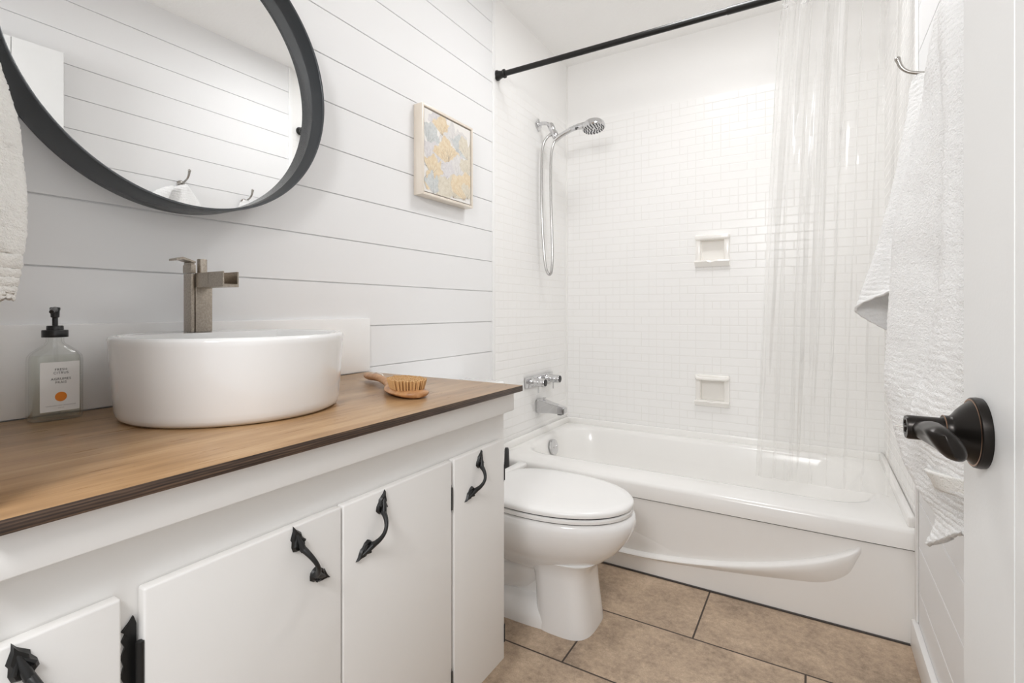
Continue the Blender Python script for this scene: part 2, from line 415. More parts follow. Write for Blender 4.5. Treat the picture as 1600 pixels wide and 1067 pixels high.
# near wall with the doorway the picture is taken through
bm = nb()
box(bm, -0.1, 0.56, 0.03, NEAR, 0, CEIL); box(bm, 1.462, W + 0.1, 0.03, NEAR, 0, CEIL); box(bm, 0.56, 1.462, 0.03, NEAR, 2.045, CEIL)
struct('wall_near', bm, M['wall'], None, None, 'white wall around the doorway', 'wall')
# trims and caulk lines
bm = nb(); box(bm, 0.0, 0.005, 1.926, 1.946, 0.36, CEIL, 0.0015); struct('trim_1', bm, M['trim'], None, 38, 'thin white vertical strip between shiplap and tile', 'trim')
bm = nb(); box(bm, W - 0.007, W, 1.892, 1.914, 0.0885, CEIL, 0.002); struct('trim_2', bm, M['trim'], None, 38, 'white vertical board where the right shiplap meets the tub', 'trim')
bm = nb(); box(bm, W - 0.016, W, NEAR, 1.914, 0.0, 0.088, 0.004); struct('baseboard_right', bm, M['trim'], None, 38, 'white baseboard along the right wall', 'baseboard')
bm = nb(); tube(bm, [(0.002, BACK - 0.002, 0.38), (0.002, BACK - 0.002, CEIL)], 0.006, 8); struct('trim_3', bm, M['caulk'], None, 60, 'white caulk line in the tiled corner', 'trim')
# backsplash board
bm = nb(); box(bm, 0.0, 0.011, NEAR, 1.183, 0.8105, 0.983, 0.0035, 2); struct('trim_4', bm, M['trim'], None, 38, 'low white backsplash board along the counter', 'trim')

# ------------------------------------------------------------------ door leaf with lever
HX, HY = 1.447, 0.158; EX, EY = 1.412, 0.815
dv = V((EX - HX, EY - HY, 0)); DL = dv.length; du = dv.normalized(); dn = V((-du.y, du.x, 0))   # dn points to the room (-x)
def dp(s, n, z): return V((HX, HY, 0)) + du * s + dn * n + V((0, 0, z))
bm = nb()
groove = [DL - 0.152 * k for k in range(1, 5) if DL - 0.152 * k > 0.05]
prof = [(0, 0)]
for g in sorted(groove): prof += [(g - 0.0016, 0), (g - 0.0008, -0.007), (g + 0.0008, -0.007), (g + 0.0016, 0)]
prof += [(DL - 0.0015, 0), (DL, -0.0015), (DL, -0.035), (0, -0.035)]
prism(bm, prof, lambda s, n, z: dp(s, n, z), 0.008, 2.03)
door = obj('door_1', bm, M['door'], None, 25)
tag(door, 'white plank door standing open at the right edge, with black lever', 'door', None, 'structure')
KS = DL - 0.064; KZ = 0.873
dl = obj('door_lever', (lambda b: (lathe(b, [(0, 0.0), (0.0385, 0.0), (0.0392, 0.004), (0.0385, 0.0085), (0.0365, 0.0095), (0.0350, 0.0095), (0.030, 0.0155), (0.0245, 0.021), (0.0185, 0.0255), (0.0165, 0.028), (0.0165, 0.033), (0.0155, 0.034), (0, 0.034)], dp(KS, 0, KZ), dn, 48), b)[1])(nb()), M['bronze'], door, 40)
dl.name = 'rosette'
bm = nb(); lathe(bm, [(0.0365, 0.0094), (0.0372, 0.0098), (0.0362, 0.0102), (0.0352, 0.0098)], dp(KS, 0, KZ), dn, 48)
lathe(bm, [(0.0164, 0.0328), (0.0169, 0.0334), (0.0164, 0.034)], dp(KS, 0, KZ), dn, 32); obj('copper_ring', bm, M['copper'], dl, 60)
bm = nb()
lathe(bm, [(0.0135, 0.034), (0.0138, 0.066), (0.0128, 0.0685), (0.0085, 0.0685), (0.008, 0.067), (0.004, 0.067), (0.0035, 0.070), (0, 0.0705)], dp(KS, 0, KZ), dn, 32)
# lever: leaves the stem and runs towards the hinge, swelling to a drop-shaped paddle
rings = []
for i in range(19):
    t = i / 18; e = min(1.0, t / 0.55); e = e * e * (3 - 2 * e)
    s = KS - 0.002 - 0.084 * t; nn = 0.056 - 0.0085 * e; zc = KZ - 0.001 + 0.001 * e
    hn = 0.0085 + 0.0088 * e; hz = 0.0095 + 0.0058 * e
    if t > 0.80: q = math.sqrt(max(0.03, 1 - ((t - 0.80) / 0.205) ** 2)); hn *= q; hz *= q
    ring = []
    for k in range(28):
        a_ = 2 * math.pi * k / 28; c_, s_ = math.cos(a_), math.sin(a_)
        pinch = 1 - 0.55 * e * max(0.0, c_) ** 1.5           # pointed towards the room
        ring.append(dp(s, nn + hn * c_, zc + hz * s_ * pinch + 0.010 * e * c_))
    rings.append(ring)
loft(bm, rings); o = obj('lever', bm, M['bronze'], door, 50); tag(o, 'dark bronze lever with drop-shaped grip')
bm = nb(); tube(bm, [dp(KS, 0.069, KZ - 0.001), dp(KS + 0.002, 0.078, KZ)], 0.0006, 6); obj('release_pin', bm, M['satin'], door)

# ------------------------------------------------------------------ vanity cabinet, countertop
van = thing('vanity_cabinet', (0.30, 0.65, 0.0), 'white painted vanity cabinet with black iron pulls under the wooden counter', 'cabinet')
BX, DX = 0.541, 0.5585
bm = nb(); box(bm, 0.006, BX, NEAR + 0.004, 1.152, 0.088, 0.793); box(bm, 0.006, 0.47, NEAR + 0.004, 1.152, 0.0, 0.09)
obj('body', bm, M['cabinet'], van)
bm = nb(); box(bm, BX, 0.572, NEAR + 0.004, 1.156, 0.744, 0.7935, 0.002); obj('apron', bm, M['cabinet'], van)

def leaf_plate(bm, c, ax, up, length, width, nrm, th):
    """pointed leaf-shaped end plate; ax = direction of the tip"""
    pts = [(0, -0.5), (0.22, -0.46), (0.48, -0.36), (0.50, -0.15), (0.38, 0.05), (0.42, 0.16), (0.26, 0.30), (0.10, 0.44), (0, 0.62)]
    poly = pts + [(-a, b) for a, b in reversed(pts[1:-1])]
    A = [bm.verts.new(c + up * (a * width) + ax * (b * length)) for a, b in poly]
    B = [bm.verts.new(c + up * (a * width * 0.72) + ax * (b * length * 0.86) + nrm * th) for a, b in poly]
    n = len(poly); bm.faces.new(A); bm.faces.new(B)
    for k in range(n): bm.faces.new((A[k], A[(k + 1) % n], B[(k + 1) % n], B[k]))

def pull(parent, y0, z0, y1, z1):
    """cast-iron bow pull between two leaf tips (y0,z0) and (y1,z1) on the door face"""
    p0 = V((DX, y0, z0)); p1 = V((DX, y1, z1)); ax = (p1 - p0).normalized(); L = (p1 - p0).length
    nrm = V((1, 0, 0)); up = ax.cross(nrm).normalized(); bm = nb()
    sgn = 1 if y1 > y0 else -1
    dt = V((0, -0.30 * sgn, 1.0)).normalized(); db = V((0, 0.86 * sgn, -0.52)).normalized()     # the leaf tips splay
    for c, d in ((p0 - dt * 0.020, dt), (p1 - db * 0.020, db)):
        leaf_plate(bm, c, d, (d.cross(nrm)).normalized(), 0.040, 0.024, nrm, 0.0050)
        # ribs and knob of the leaf
        tube(bm, [c + d * 0.012 + nrm * 0.003, c - d * 0.004 + nrm * 0.0075, c - d * 0.018 + nrm * 0.011], [0.0016, 0.0048, 0.0052], 8)
        u2 = d.cross(nrm).normalized()
        for s in (-1, 1): tube(bm, [c + d * 0.008 + nrm * 0.004, c + u2 * (s * 0.0085) - d * 0.006 + nrm * 0.006], [0.0014, 0.0030], 6)
    pts, rad = [], []
    for i in range(17):
        t = i / 16; b0 = p0 - dt * 0.034; b1 = p1 - db * 0.034
        pts.append(b0.lerp(b1, t) + nrm * (0.008 + 0.019 * math.sin(math.pi * t) ** 0.8)); rad.append(0.0036 + 0.0018 * abs(2 * t - 1) ** 2)
    tube(bm, pts, rad, 10); return obj('handle', bm, M['iron'], parent, 45)

def hinge(parent, y, z0, z1, side, ornate=False):
    bm = nb(); zc = (z0 + z1) / 2
    if not ornate:
        tube(bm, [(DX - 0.001, y, z0), (DX - 0.001, y, z1)], 0.0028, 8)
        for s in (-1, 1):
            tube(bm, [(DX - 0.002, y, zc + s * (z1 - z0) * 0.5), (DX - 0.002, y, zc + s * (z1 - z0) * 0.62)], [0.0018, 0.001], 8)
    else:
        tube(bm, [(DX - 0.003, y - 0.002, z0 + 0.012), (DX - 0.003, y - 0.002, z1 - 0.028)], 0.0045, 10)
        wv = [(0, 0.50), (-0.0035, 0.455), (-0.006, 0.43), (-0.0125, 0.375), (-0.0085, 0.34), (-0.0125, 0.27), (-0.009, 0.2), (-0.013, 0.1), (-0.010, 0.0)]
        left = wv + [(a, -b) for a, b in reversed(wv[:-1])]
        H = z1 - z0
        poly = [(y - 0.004 + a, zc + b * H) for a, b in left] + [(y - 0.001, z0 + 0.01), (y - 0.001, z1 - 0.01)]
        prism(bm, poly, lambda a, b, d: (d, a, b), BX + 0.0002, BX + 0.0035)
    return obj('hinge', bm, M['iron'], parent, 45)

def cab_door(y0, y1):
    bm = nb(); box(bm, BX + 0.0006, DX, y0, y1, 0.098, 0.672, 0.003, 3)
    return obj('door', bm, M['cabinet'], van)
d0 = cab_door(NEAR + 0.008, 0.275); d1 = cab_door(0.298, 0.5965); d2 = cab_door(0.600, 0.9045); d3 = cab_door(0.9135, 1.1285)
pull(d0, 0.181, 0.669, 0.246, 0.566); pull(d1, 0.503, 0.669, 0.568, 0.566); pull(d2, 0.696, 0.667, 0.631, 0.566); pull(d3, 1.019, 0.666, 0.956, 0.566)
hinge(d1, 0.297, 0.525, 0.638, -1, True); hinge(d1, 0.297, 0.13, 0.243, -1, True)
hinge(d2, 0.9045, 0.562, 0.612, 1); hinge(d2, 0.9045, 0.15, 0.20, 1); hinge(d3, 1.1285, 0.565, 0.606, 1); hinge(d3, 1.1285, 0.142, 0.187, 1)

bm = nb(); box(bm, 0.0125, 0.590, NEAR + 0.002, 1.172, 0.794, 0.8100, 0.002, 2)
for f in bm.faces:
    f.normal_update()
    if abs(f.normal.z) < 0.5: f.material_index = 1
top = obj('countertop', bm, [M['wood'], M['plyedge']], None); tag(top, 'brown stained wooden countertop with dark plywood edge', 'countertop')

# ------------------------------------------------------------------ vessel basin
CX, CY, CT = 0.2415, 0.600, 0.8100
basin = thing('vessel_basin', (CX, CY, CT), 'round white ceramic vessel basin standing on the wooden counter', 'basin')
bm = nb(); oz = 0.0005
prof = [(0, oz), (0.182, oz), (0.1895, 0.0020), (0.1950, 0.0065), (0.1975, 0.013), (0.1988, 0.022), (0.2035, 0.085), (0.2075, 0.138), (0.2083, 0.146), (0.2065, 0.1505), (0.202, 0.1528), (0.197, 0.1530),
        (0.192, 0.1518), (0.189, 0.147), (0.186, 0.130), (0.176, 0.075), (0.155, 0.042), (0.11, 0.028), (0.03, 0.022), (0.0, 0.021)]
lathe(bm, prof, (CX, CY, CT), (0, 0, 1), 96)
obj('bowl', bm, M['ceramic'], basin, 50)
bm = nb(); RR = 0.192; ang = [math.pi - 1.02 + 2.04 * k / 28 for k in range(29)]
poly = [(CX + RR * math.cos(t), CY + RR * math.sin(t)) for t in ang]
prism(bm, poly, lambda a, b, d: (a, b, CT + d), 0.10, 0.1515); obj('tap_ledge', bm, M['ceramic'], basin, 40)
bm = nb(); lathe(bm, [(0, 0.024), (0.018, 0.0245), (0.022, 0.0235), (0.023, 0.021)], (CX, CY, CT), (0, 0, 1), 32); obj('drain', bm, M['nickel'], basin)

# ------------------------------------------------------------------ faucet
FZ = CT + 0.1518
fau = thing('basin_faucet', (0.085, 0.61, FZ), 'brushed nickel single-lever waterfall faucet on the back of the basin', 'faucet')
bm = nb(); box(bm, 0.066, 0.0985, 0.5850, 0.5922, FZ, 1.0885, 0.0010); box(bm, 0.060, 0.1010, 0.5930, 0.6285, FZ, 1.0885, 0.0014); obj('column', bm, M['nickel'], fau)
bm = nb(); box(bm, 0.064, 0.0985, 0.5845, 0.5945, 1.0900, 1.108, 0.0008); box(bm, 0.064, 0.092, 0.5865, 0.5955, 1.107, 1.114, 0.0008)
prism(bm, [(0.556, 1.1195), (0.569, 1.1235), (0.5945, 1.1155), (0.5945, 1.1125), (0.569, 1.1185), (0.556, 1.1150)], lambda a, b, d: (d, a, b), 0.066, 0.098); obj('lever', bm, M['nickel'], fau)
bm = nb(); tube(bm, [(0.080, 0.6170, 1.085), (0.080, 0.6170, 1.1215), (0.080, 0.6170, 1.123)], [0.0098, 0.0098, 0.0090], 24); obj('post', bm, M['nickel'], fau)
bm = nb(); y0, y1, z0, z1 = 0.5925, 0.6265, 1.0585, 1.0905
prism(bm, [(y0, z0), (y1, z0), (y1, z1), (y1 - 0.003, z1), (y1 - 0.003, z0 + 0.006), (y0 + 0.003, z0 + 0.006), (y0 + 0.003, z1), (y0, z1)], lambda a, b, d: (d, a, b), 0.150, 0.205)
box(bm, 0.098, 0.152, y0, y1, z0, z1, 0.001); obj('spout', bm, M['nickel'], fau, 30)

# ------------------------------------------------------------------ soap bottle
BXc, BYc, BZ = 0.066, 0.3660, 0.8105
bot = thing('soap_bottle', (BXc, BYc, BZ), 'clear glass liquid soap pump bottle with white label beside the basin', 'soap bottle')
def srect(hx, hy, z, n=40, p=5.0):
    out = []
    for k in range(n):
        t = 2 * math.pi * k / n; c, s = math.cos(t), math.sin(t)
        out.append((BXc + hx * math.copysign(abs(c) ** (2 / p), c), BYc + hy * math.copysign(abs(s) ** (2 / p), s), BZ + z))
    return out
HYB, HXB = 0.0375, 0.0215
outer = [(0.0165, 0.031, 0.0, 5), (0.0205, 0.036, 0.002, 5), (HXB, HYB, 0.008, 5), (HXB, HYB, 0.108, 5), (0.0208, 0.0365, 0.116, 4.6), (0.0185, 0.032, 0.123, 4), (0.0155, 0.024, 0.130, 3), (0.013, 0.0155, 0.137, 2.2), (0.0125, 0.0125, 0.142, 2), (0.0125, 0.0125, 0.152, 2)]
inner = [(hx - 0.003, hy - 0.003, max(z, 0.006), p) for hx, hy, z, p in outer[1:]]
bm = nb(); ro = [srect(hx, hy, z, 40, p) for hx, hy, z, p in outer] + [srect(hx, hy, z, 40, p) for hx, hy, z, p in reversed(inner)]
loft(bm, ro); obj('glass_body', bm, M['glass'], bot, 50)
bm = nb(); fl = [(hx - 0.0034, hy - 0.0034, max(z, 0.0065), p) for hx, hy, z, p in outer[1:5]] + [(0.0174, 0.0331, 0.1165, 4.6)]
loft(bm, [srect(hx, hy, z, 40, p) for hx, hy, z, p in fl]); obj('liquid', bm, M['soap'], bot, 50)
bm = nb(); tube(bm, [(BXc, BYc, BZ + 0.15), (BXc, BYc + 0.006, BZ + 0.012)], 0.0028, 10); obj('dip_tube', bm, M['clear'], bot)
bm = nb(); lathe(bm, [(0, 0.150), (0.0185, 0.150), (0.0188, 0.1505), (0.0188, 0.162), (0.018, 0.163), (0.0122, 0.1635), (0.0120, 0.170), (0.011, 0.171), (0.0042, 0.171), (0.0042, 0.185), (0.0062, 0.1865), (0.0066, 0.198), (0.0075, 0.200), (0.0075, 0.2035), (0.006, 0.2045), (0, 0.2045)], (BXc, BYc, BZ), (0, 0, 1), 32)
tube(bm, [(BXc, BYc, BZ + 0.2000), (BXc + 0.020, BYc - 0.009, BZ + 0.2000), (BXc + 0.033, BYc - 0.015, BZ + 0.196)], [0.0055, 0.0042, 0.0034], 12)
obj('pump', bm, M['blackp'], bot, 45)
LX = BXc + HXB + 0.0006; ly0, ly1, lz0, lz1 = BYc - 0.0275, BYc + 0.0285, BZ + 0.018, BZ + 0.106
bm = nb(); box(bm, LX - 0.0004, LX, ly0, ly1, lz0, lz1); lab = obj('label', bm, M['paper'], bot)
lab['label'] = 'white paper label with black words and an orange dot'
def text_mesh(s, size, y, z, x, mat, parent, name):
    cu = bpy.data.curves.new(name, 'FONT'); cu.body = s; cu.size = size; cu.align_x = 'CENTER'; cu.extrude = 0.00008; cu.space_character = 1.15; cu.resolution_u = 3
    o = bpy.data.objects.new(name, cu); COL.objects.link(o)
    dg = bpy.context.evaluated_depsgraph_get(); me = bpy.data.meshes.new_from_object(o.evaluated_get(dg))
    bpy.data.objects.remove(o); bpy.data.curves.remove(cu)
    me.transform(Matrix(((0, 0, 1, x), (1, 0, 0, y), (0, 1, 0, z), (0, 0, 0, 1)))); me.transform(Matrix.Translation(-wloc(parent)))
    me.materials.clear(); me.materials.append(mat)
    t = bpy.data.objects.new(name, me); COL.objects.link(t); t.parent = parent; return t
lc = (ly0 + ly1) / 2 + 0.001
for s_, z_ in (('FRESH', 0.0905), ('CITRUS', 0.0845), ('AGRUMES', 0.0735), ('FRAIS', 0.0675)):
    text_mesh(s_, 0.0058, lc, BZ + z_, LX + 0.0002, M['ink'], lab, 'lettering')
bm = nb(); lathe(bm, [(0, 0), (0.0085, 0), (0.0085, 0.0003), (0, 0.0003)], (LX, lc, BZ + 0.0435), (1, 0, 0), 32); obj('orange_dot', bm, M['orange'], lab)
text_mesh('LIQUID HAND SOAP  SAVON LIQUIDE', 0.0022, lc, BZ + 0.0272, LX + 0.0002, M['greyink'], lab, 'fine_print')
text_mesh('10 FL OZ', 0.0018, lc, BZ + 0.0232, LX + 0.0002, M['greyink'], lab, 'fine_print')

# ------------------------------------------------------------------ bath brush lying bristles up
H0 = V((0.165, 1.022, 0.8100)); H1 = V((0.450, 0.886, 0.8100)); bd = (H1 - H0).normalized(); bs = V((-bd.y, bd.x, 0)); BL = (H1 - H0).length
brush = thing('bath_brush', (H1.x, H1.y, 0.81), 'wooden bath brush lying bristles up on the right of the counter', 'brush')
def brush_ring(s, w, zc, h, n=20):
    c = H0 + bd * s; return [c + bs * (w * math.cos(2 * math.pi * k / n)) + V((0, 0, zc + h * math.sin(2 * math.pi * k / n))) for k in range(n)]
bm = nb(); rr = []
for s, w, zc, h in ((-0.004, 0.003, 0.0150, 0.003), (0.0, 0.0095, 0.0150, 0.007), (0.02, 0.0135, 0.0150, 0.0085), (0.05, 0.0145, 0.0165, 0.009), (0.085, 0.0125, 0.0185, 0.009), (0.12, 0.0110, 0.0185, 0.0085), (0.15, 0.0120, 0.0165, 0.0085), (0.18, 0.0140, 0.0140, 0.0085),
                    (0.205, 0.0185, 0.0120, 0.009), (0.228, 0.030, 0.0105, 0.0095), (0.250, 0.0385, 0.0100, 0.0095), (0.275, 0.0425, 0.0100, 0.0095), (0.30, 0.0435, 0.0100, 0.0095), (0.325, 0.0415, 0.0100, 0.0095), (0.345, 0.0360, 0.0100, 0.0095), (0.360, 0.026, 0.0100, 0.009), (0.368, 0.010, 0.0100, 0.006)):
    rr.append(brush_ring(s, w, zc, h))
loft(bm, rr); obj('handle', bm, M['beech'], brush, 60)
bm = nb()
for i in range(-9, 10):
    for j in range(-9, 10):
        u, v_ = i * 0.0064, j * 0.0042
        if (u / 0.058) ** 2 + (v_ / 0.0365) ** 2 > 1: continue
        c = H0 + bd * (0.297 + u + random.uniform(-.001, .001)) + bs * (v_ + random.uniform(-.001, .001)); lean = bd * (u * 0.10) + bs * (v_ * 0.16)
        hh = 0.0235 * (1 - 0.12 * ((u / 0.058) ** 2 + (v_ / 0.0365) ** 2)) + random.uniform(-.001, .001)
        tube(bm, [c + V((0, 0, 0.017)), c + lean + V((0, 0, 0.0185 + hh))], [0.0014, 0.0021], 6)
o = obj('bristles', bm, M['bristle'], brush, 60); tag(o, 'pale natural bristle pad')
bm = nb(); c0 = H0 + bd * 0.018
tube(bm, [c0 + bs * 0.004 + V((0, 0, 0.020)), c0 + bs * 0.016 + bd * 0.02 + V((0, 0, 0.026)), c0 + bs * 0.018 + bd * 0.06 + V((0, 0, 0.024)), c0 + bs * 0.017 + bd * 0.09 + V((0, 0, 0.012)), c0 + bs * 0.022 + bd * 0.075 + V((0, 0, 0.003)), c0 + bs * 0.017 + bd * 0.03 + V((0, 0, 0.004)), c0 - bs * 0.002 + V((0, 0, 0.006))], 0.0018, 8)
obj('hanging_cord', bm, M['cord'], brush, 60)

# ------------------------------------------------------------------ round mirror
MY, MZ, MR, MD, MG = 0.601, 1.5625, 0.3316, 0.0985, 0.0535
mir = thing('round_mirror', (0.0, MY, MZ), 'large round mirror in a deep black drum frame on the shiplap wall', 'mirror')
bm = nb(); lathe(bm, [(MR, 0.0005), (MR, MD - 0.0015), (MR - 0.0012, MD), (MR - 0.0045, MD), (MR - 0.006, MD - 0.0015), (MR - 0.006, 0.0005)], (0, MY, MZ), (1, 0, 0), 160, closed=True); obj('frame', bm, M['mframe'], mir, 50)
bm = nb(); lathe(bm, [(0, 0.02), (MR - 0.006, 0.02), (MR - 0.006, MG), (0, MG)], (0, MY, MZ), (1, 0, 0), 160); obj('glass', bm, M['mirror'], mir, 30)

# ------------------------------------------------------------------ framed ginkgo canvas
AY0, AY1, AZ0, AZ1 = 1.402, 1.716, 1.430, 1.760
pic = thing('framed_picture', (0.0, (AY0 + AY1) / 2, AZ0), 'small square ginkgo leaf canvas in a pale gold box frame', 'picture')
bm = nb(); t = 0.009
box(bm, 0.0008, 0.043, AY0, AY0 + t, AZ0, AZ1, 0.0008); box(bm, 0.0008, 0.043, AY1 - t, AY1, AZ0, AZ1, 0.0008)
box(bm, 0.0008, 0.043, AY0 + t, AY1 - t, AZ0, AZ0 + t, 0.0008); box(bm, 0.0008, 0.043, AY0 + t, AY1 - t, AZ1 - t, AZ1, 0.0008); obj('frame', bm, M['frame'], pic)
bm = nb(); box(bm, 0.002, 0.022, AY0 + t, AY1 - t, AZ0 + t, AZ1 - t); obj('backing', bm, M['fgap'], pic)
bm = nb(); g = t + 0.0045; cy0, cy1, cz0, cz1 = AY0 + g, AY1 - g, AZ0 + g, AZ1 - g; box(bm, 0.022, 0.0385, cy0, cy1, cz0, cz1)
cw, ch = cy1 - cy0, cz1 - cz0
def ginkgo(u, v_, size, rot, mi, k):
    n = 34; pts = []
    for i in range(n + 1):
        a_ = -1.15 + 2.3 * i / n; r = size * (0.92 + 0.10 * math.sin(a_ * 6 + k) + 0.04 * math.sin(a_ * 17 + k * 2)) * (1 - 0.35 * math.exp(-(a_ / 0.10) ** 2) * (k % 2)) * (1 - 0.12 * abs(a_))
        pts.append((math.sin(a_ + rot) * r, math.cos(a_ + rot) * r))
    c = (u * cw + cy0, cz1 - v_ * ch)
    ring = [(c[0], c[1])] + [(c[0] + p_[0], c[1] + p_[1]) for p_ in pts]
    ring = [(min(max(a_, cy0), cy1), min(max(b_, cz0), cz1)) for a_, b_ in ring]
    x = 0.0386 + 0.00009 * k
    vs = [bm.verts.new((x, a_, b_)) for a_, b_ in ring]
    for i in range(1, len(vs) - 1):
        if (vs[i].co - vs[i + 1].co).length > 1e-6:
            f = bm.faces.new((vs[0], vs[i], vs[i + 1])); f.material_index = mi
    # stem and a few radiating veins
    st = [(c[0], c[1]), (c[0] - math.sin(rot) * size * 0.35, c[1] - math.cos(rot) * size * 0.35), (c[0] - math.sin(rot + .25) * size * 0.62, c[1] - math.cos(rot + .25) * size * 0.62)]
    for a_ in (-0.8, -0.45, -0.1, 0.3, 0.65):
        e = (c[0] + math.sin(a_ + rot) * size * 0.55, c[1] + math.cos(a_ + rot) * size * 0.55)
        seg = [st[0], e]; strip(seg, 0.00045, x + 0.00004)
    strip(st, 0.0010, x + 0.00004)
def strip(pts, w, x):
    for (a0, b0), (a1, b1) in zip(pts, pts[1:]):
        d = V((a1 - a0, b1 - b0)); 
        if d.length < 1e-6: continue
        q = V((-d.y, d.x)).normalized() * w
        cs = [(a0 + q.x, b0 + q.y), (a1 + q.x * .5, b1 + q.y * .5), (a1 - q.x * .5, b1 - q.y * .5), (a0 - q.x, b0 - q.y)]
        if all(cy0 <= p_[0] <= cy1 and cz0 <= p_[1] <= cz1 for p_ in cs):
            f = bm.faces.new([bm.verts.new((x, p_[0], p_[1])) for p_ in cs]); f.material_index = 6
LV = [(0.08, 0.42, 0.095, 0.15, 3), (0.30, 0.16, 0.075, -0.3, 2), (0.36, 0.24, 0.080, 0.1, 1), (0.66, 0.34, 0.105, 0.0, 5), (0.70, 0.40, 0.085, 0.5, 3), (0.93, 0.42, 0.10, 0.1, 4), (0.10, 0.66, 0.10, 0.2, 2), (0.22, 0.66, 0.10, 1.2, 2),
      (0.47, 0.58, 0.105, -0.1, 1), (0.50, 0.50, 0.07, 0.2, 1), (0.78, 0.76, 0.115, -0.7, 2), (0.72, 0.72, 0.10, 0.4, 5), (0.96, 0.64, 0.085, -0.1, 4), (0.30, 0.84, 0.095, -1.0, 1), (0.14, 0.78, 0.08, 0.2, 1), (0.18, 1.0, 0.085, 0.1, 3), (0.52, 1.02, 0.10, -0.4, 4), (0.60, 0.98, 0.09, 0.3, 4), (0.85, 0.97, 0.12, -0.15, 1), (0.92, 0.94, 0.07, 0.3, 4)]
for k, (u, v_, s_, r_, mi) in enumerate(LV): ginkgo(u, v_, s_, r_, mi, k)
o = obj('canvas', bm, [M['canvas']] + LEAF + [M['vein']], pic, None); tag(o, 'ginkgo leaf print in ochre, lilac and grey-teal')

# ------------------------------------------------------------------ toilet
TY = 1.525
toi = thing('toilet', (0.45, TY, 0.0), 'white elongated toilet with closed lid between vanity and tub', 'toilet')
def egg(xb, xf, hw, z, n=56, p=2.15, wide=0.42):
    xc = xb + (xf - xb) * wide; out = []
    for k in range(n):
        t = 2 * math.pi * k / n; c, s = math.cos(t), math.sin(t)
        ax = (xf - xc) if c >= 0 else (xc - xb); pp = p if c >= 0 else 2.6
        out.append((xc + ax * math.copysign(abs(c) ** (2 / pp), c), TY + hw * math.copysign(abs(s) ** (2 / pp), s), z))
    return out
bm = nb()
loft(bm, [egg(0.30, 0.640, 0.085, 0.175), egg(0.285, 0.655, 0.100, 0.195), egg(0.265, 0.690, 0.130, 0.222), egg(0.25, 0.732, 0.158, 0.258), egg(0.24, 0.762, 0.177, 0.298), egg(0.235, 0.779, 0.187, 0.334), egg(0.235, 0.781, 0.1885, 0.352), egg(0.235, 0.778, 0.187, 0.366), egg(0.24, 0.770, 0.181, 0.3735), egg(0.26, 0.750, 0.165, 0.3745)])
def sq(xb, xf, hw, z, p=4.2, n=56):
    xc = (xb + xf) / 2; hx = (xf - xb) / 2; out = []
    for k in range(n):
        t = 2 * math.pi * k / n; c, s = math.cos(t), math.sin(t)
        out.append((xc + hx * math.copysign(abs(c) ** (2 / p), c), TY + hw * math.copysign(abs(s) ** (2 / p), s), z))
    return out
loft(bm, [sq(0.470, 0.664, 0.108, 0.0, 3.2), sq(0.470, 0.664, 0.108, 0.006, 3.2), sq(0.472, 0.658, 0.104, 0.05, 3.2), sq(0.470, 0.648, 0.100, 0.12, 3.4), sq(0.462, 0.645, 0.099, 0.17, 3.4), sq(0.44, 0.655, 0.104, 0.20, 3.2), sq(0.40, 0.68, 0.118, 0.225, 3.0)])
loft(bm, [sq(0.10, 0.60, 0.108, 0.0, 4), sq(0.10, 0.60, 0.108, 0.022, 4), sq(0.105, 0.59, 0.102, 0.040, 4), sq(0.12, 0.57, 0.080, 0.062, 4), sq(0.14, 0.55, 0.058, 0.075, 4)])
loft(bm, [sq(0.16, 0.52, 0.050, 0.06, 4), sq(0.16, 0.52, 0.050, 0.26, 4), sq(0.18, 0.50, 0.09, 0.30, 4)])
tube(bm, [(0.47, TY, 0.20), (0.40, TY, 0.13), (0.34, TY, 0.105), (0.28, TY, 0.15), (0.25, TY, 0.22), (0.20, TY, 0.24), (0.17, TY, 0.16), (0.16, TY, 0.05)], [0.075, 0.072, 0.068, 0.066, 0.066, 0.066, 0.064, 0.062], 24)
box(bm, 0.02, 0.30, TY - 0.10, TY + 0.10, 0.24, 0.372, 0.03, 4)
obj('bowl', bm, M['porcelain'], toi, 50)
bm = nb()
def lidring(k, z): return egg(0.278 + 0.0 + k, 0.772 - k, 0.187 - k, z, 72, 2.1, 0.43)
loft(bm, [lidring(0.004, 0.3785), lidring(0.0005, 0.3795), lidring(0.0, 0.383), lidring(0.0, 0.3885), lidring(0.003, 0.3912), lidring(0.02, 0.3915)]); obj('seat', bm, M['seat'], toi, 45)
bm = nb()
def lid2(k, z):
    out = []
    for (x, y, zz) in egg(0.262 + k, 0.774 - k, 0.189 - k, z, 96, 2.05, 0.45):
        out.append((x, y, zz))
    return out
loft(bm, [lid2(0.003, 0.3968), lid2(0.0006, 0.3974), lid2(0.0, 0.401), lid2(0.0, 0.407), lid2(0.003, 0.4115), lid2(0.010, 0.4145), lid2(0.03, 0.4165), lid2(0.08, 0.418)])
box(bm, 0.258, 0.295, TY - 0.185, TY + 0.200, 0.3965, 0.4155, 0.006, 3); obj('lid', bm, M['seat'], toi, 45)
bm = nb(); loft(bm, [lidring(0.007, 0.3912), lidring(0.007, 0.3972)]); loft(bm, [lidring(0.010, 0.374), lidring(0.010, 0.3788)]); obj('seat_gap_shade', bm, M['greyp'], toi)  # dark rings paint the shade between lid, seat and bowl
bm = nb(); box(bm, 0.25, 0.272, TY - 0.11, TY + 0.11, 0.3735, 0.40, 0.006, 3); obj('hinge_bar', bm, M['seat'], toi)
bm = nb(); box(bm, 0.012, 0.195, TY - 0.19, TY + 0.185, 0.36, 0.70, 0.022, 4); obj('tank', bm, M['porcelain'], toi)
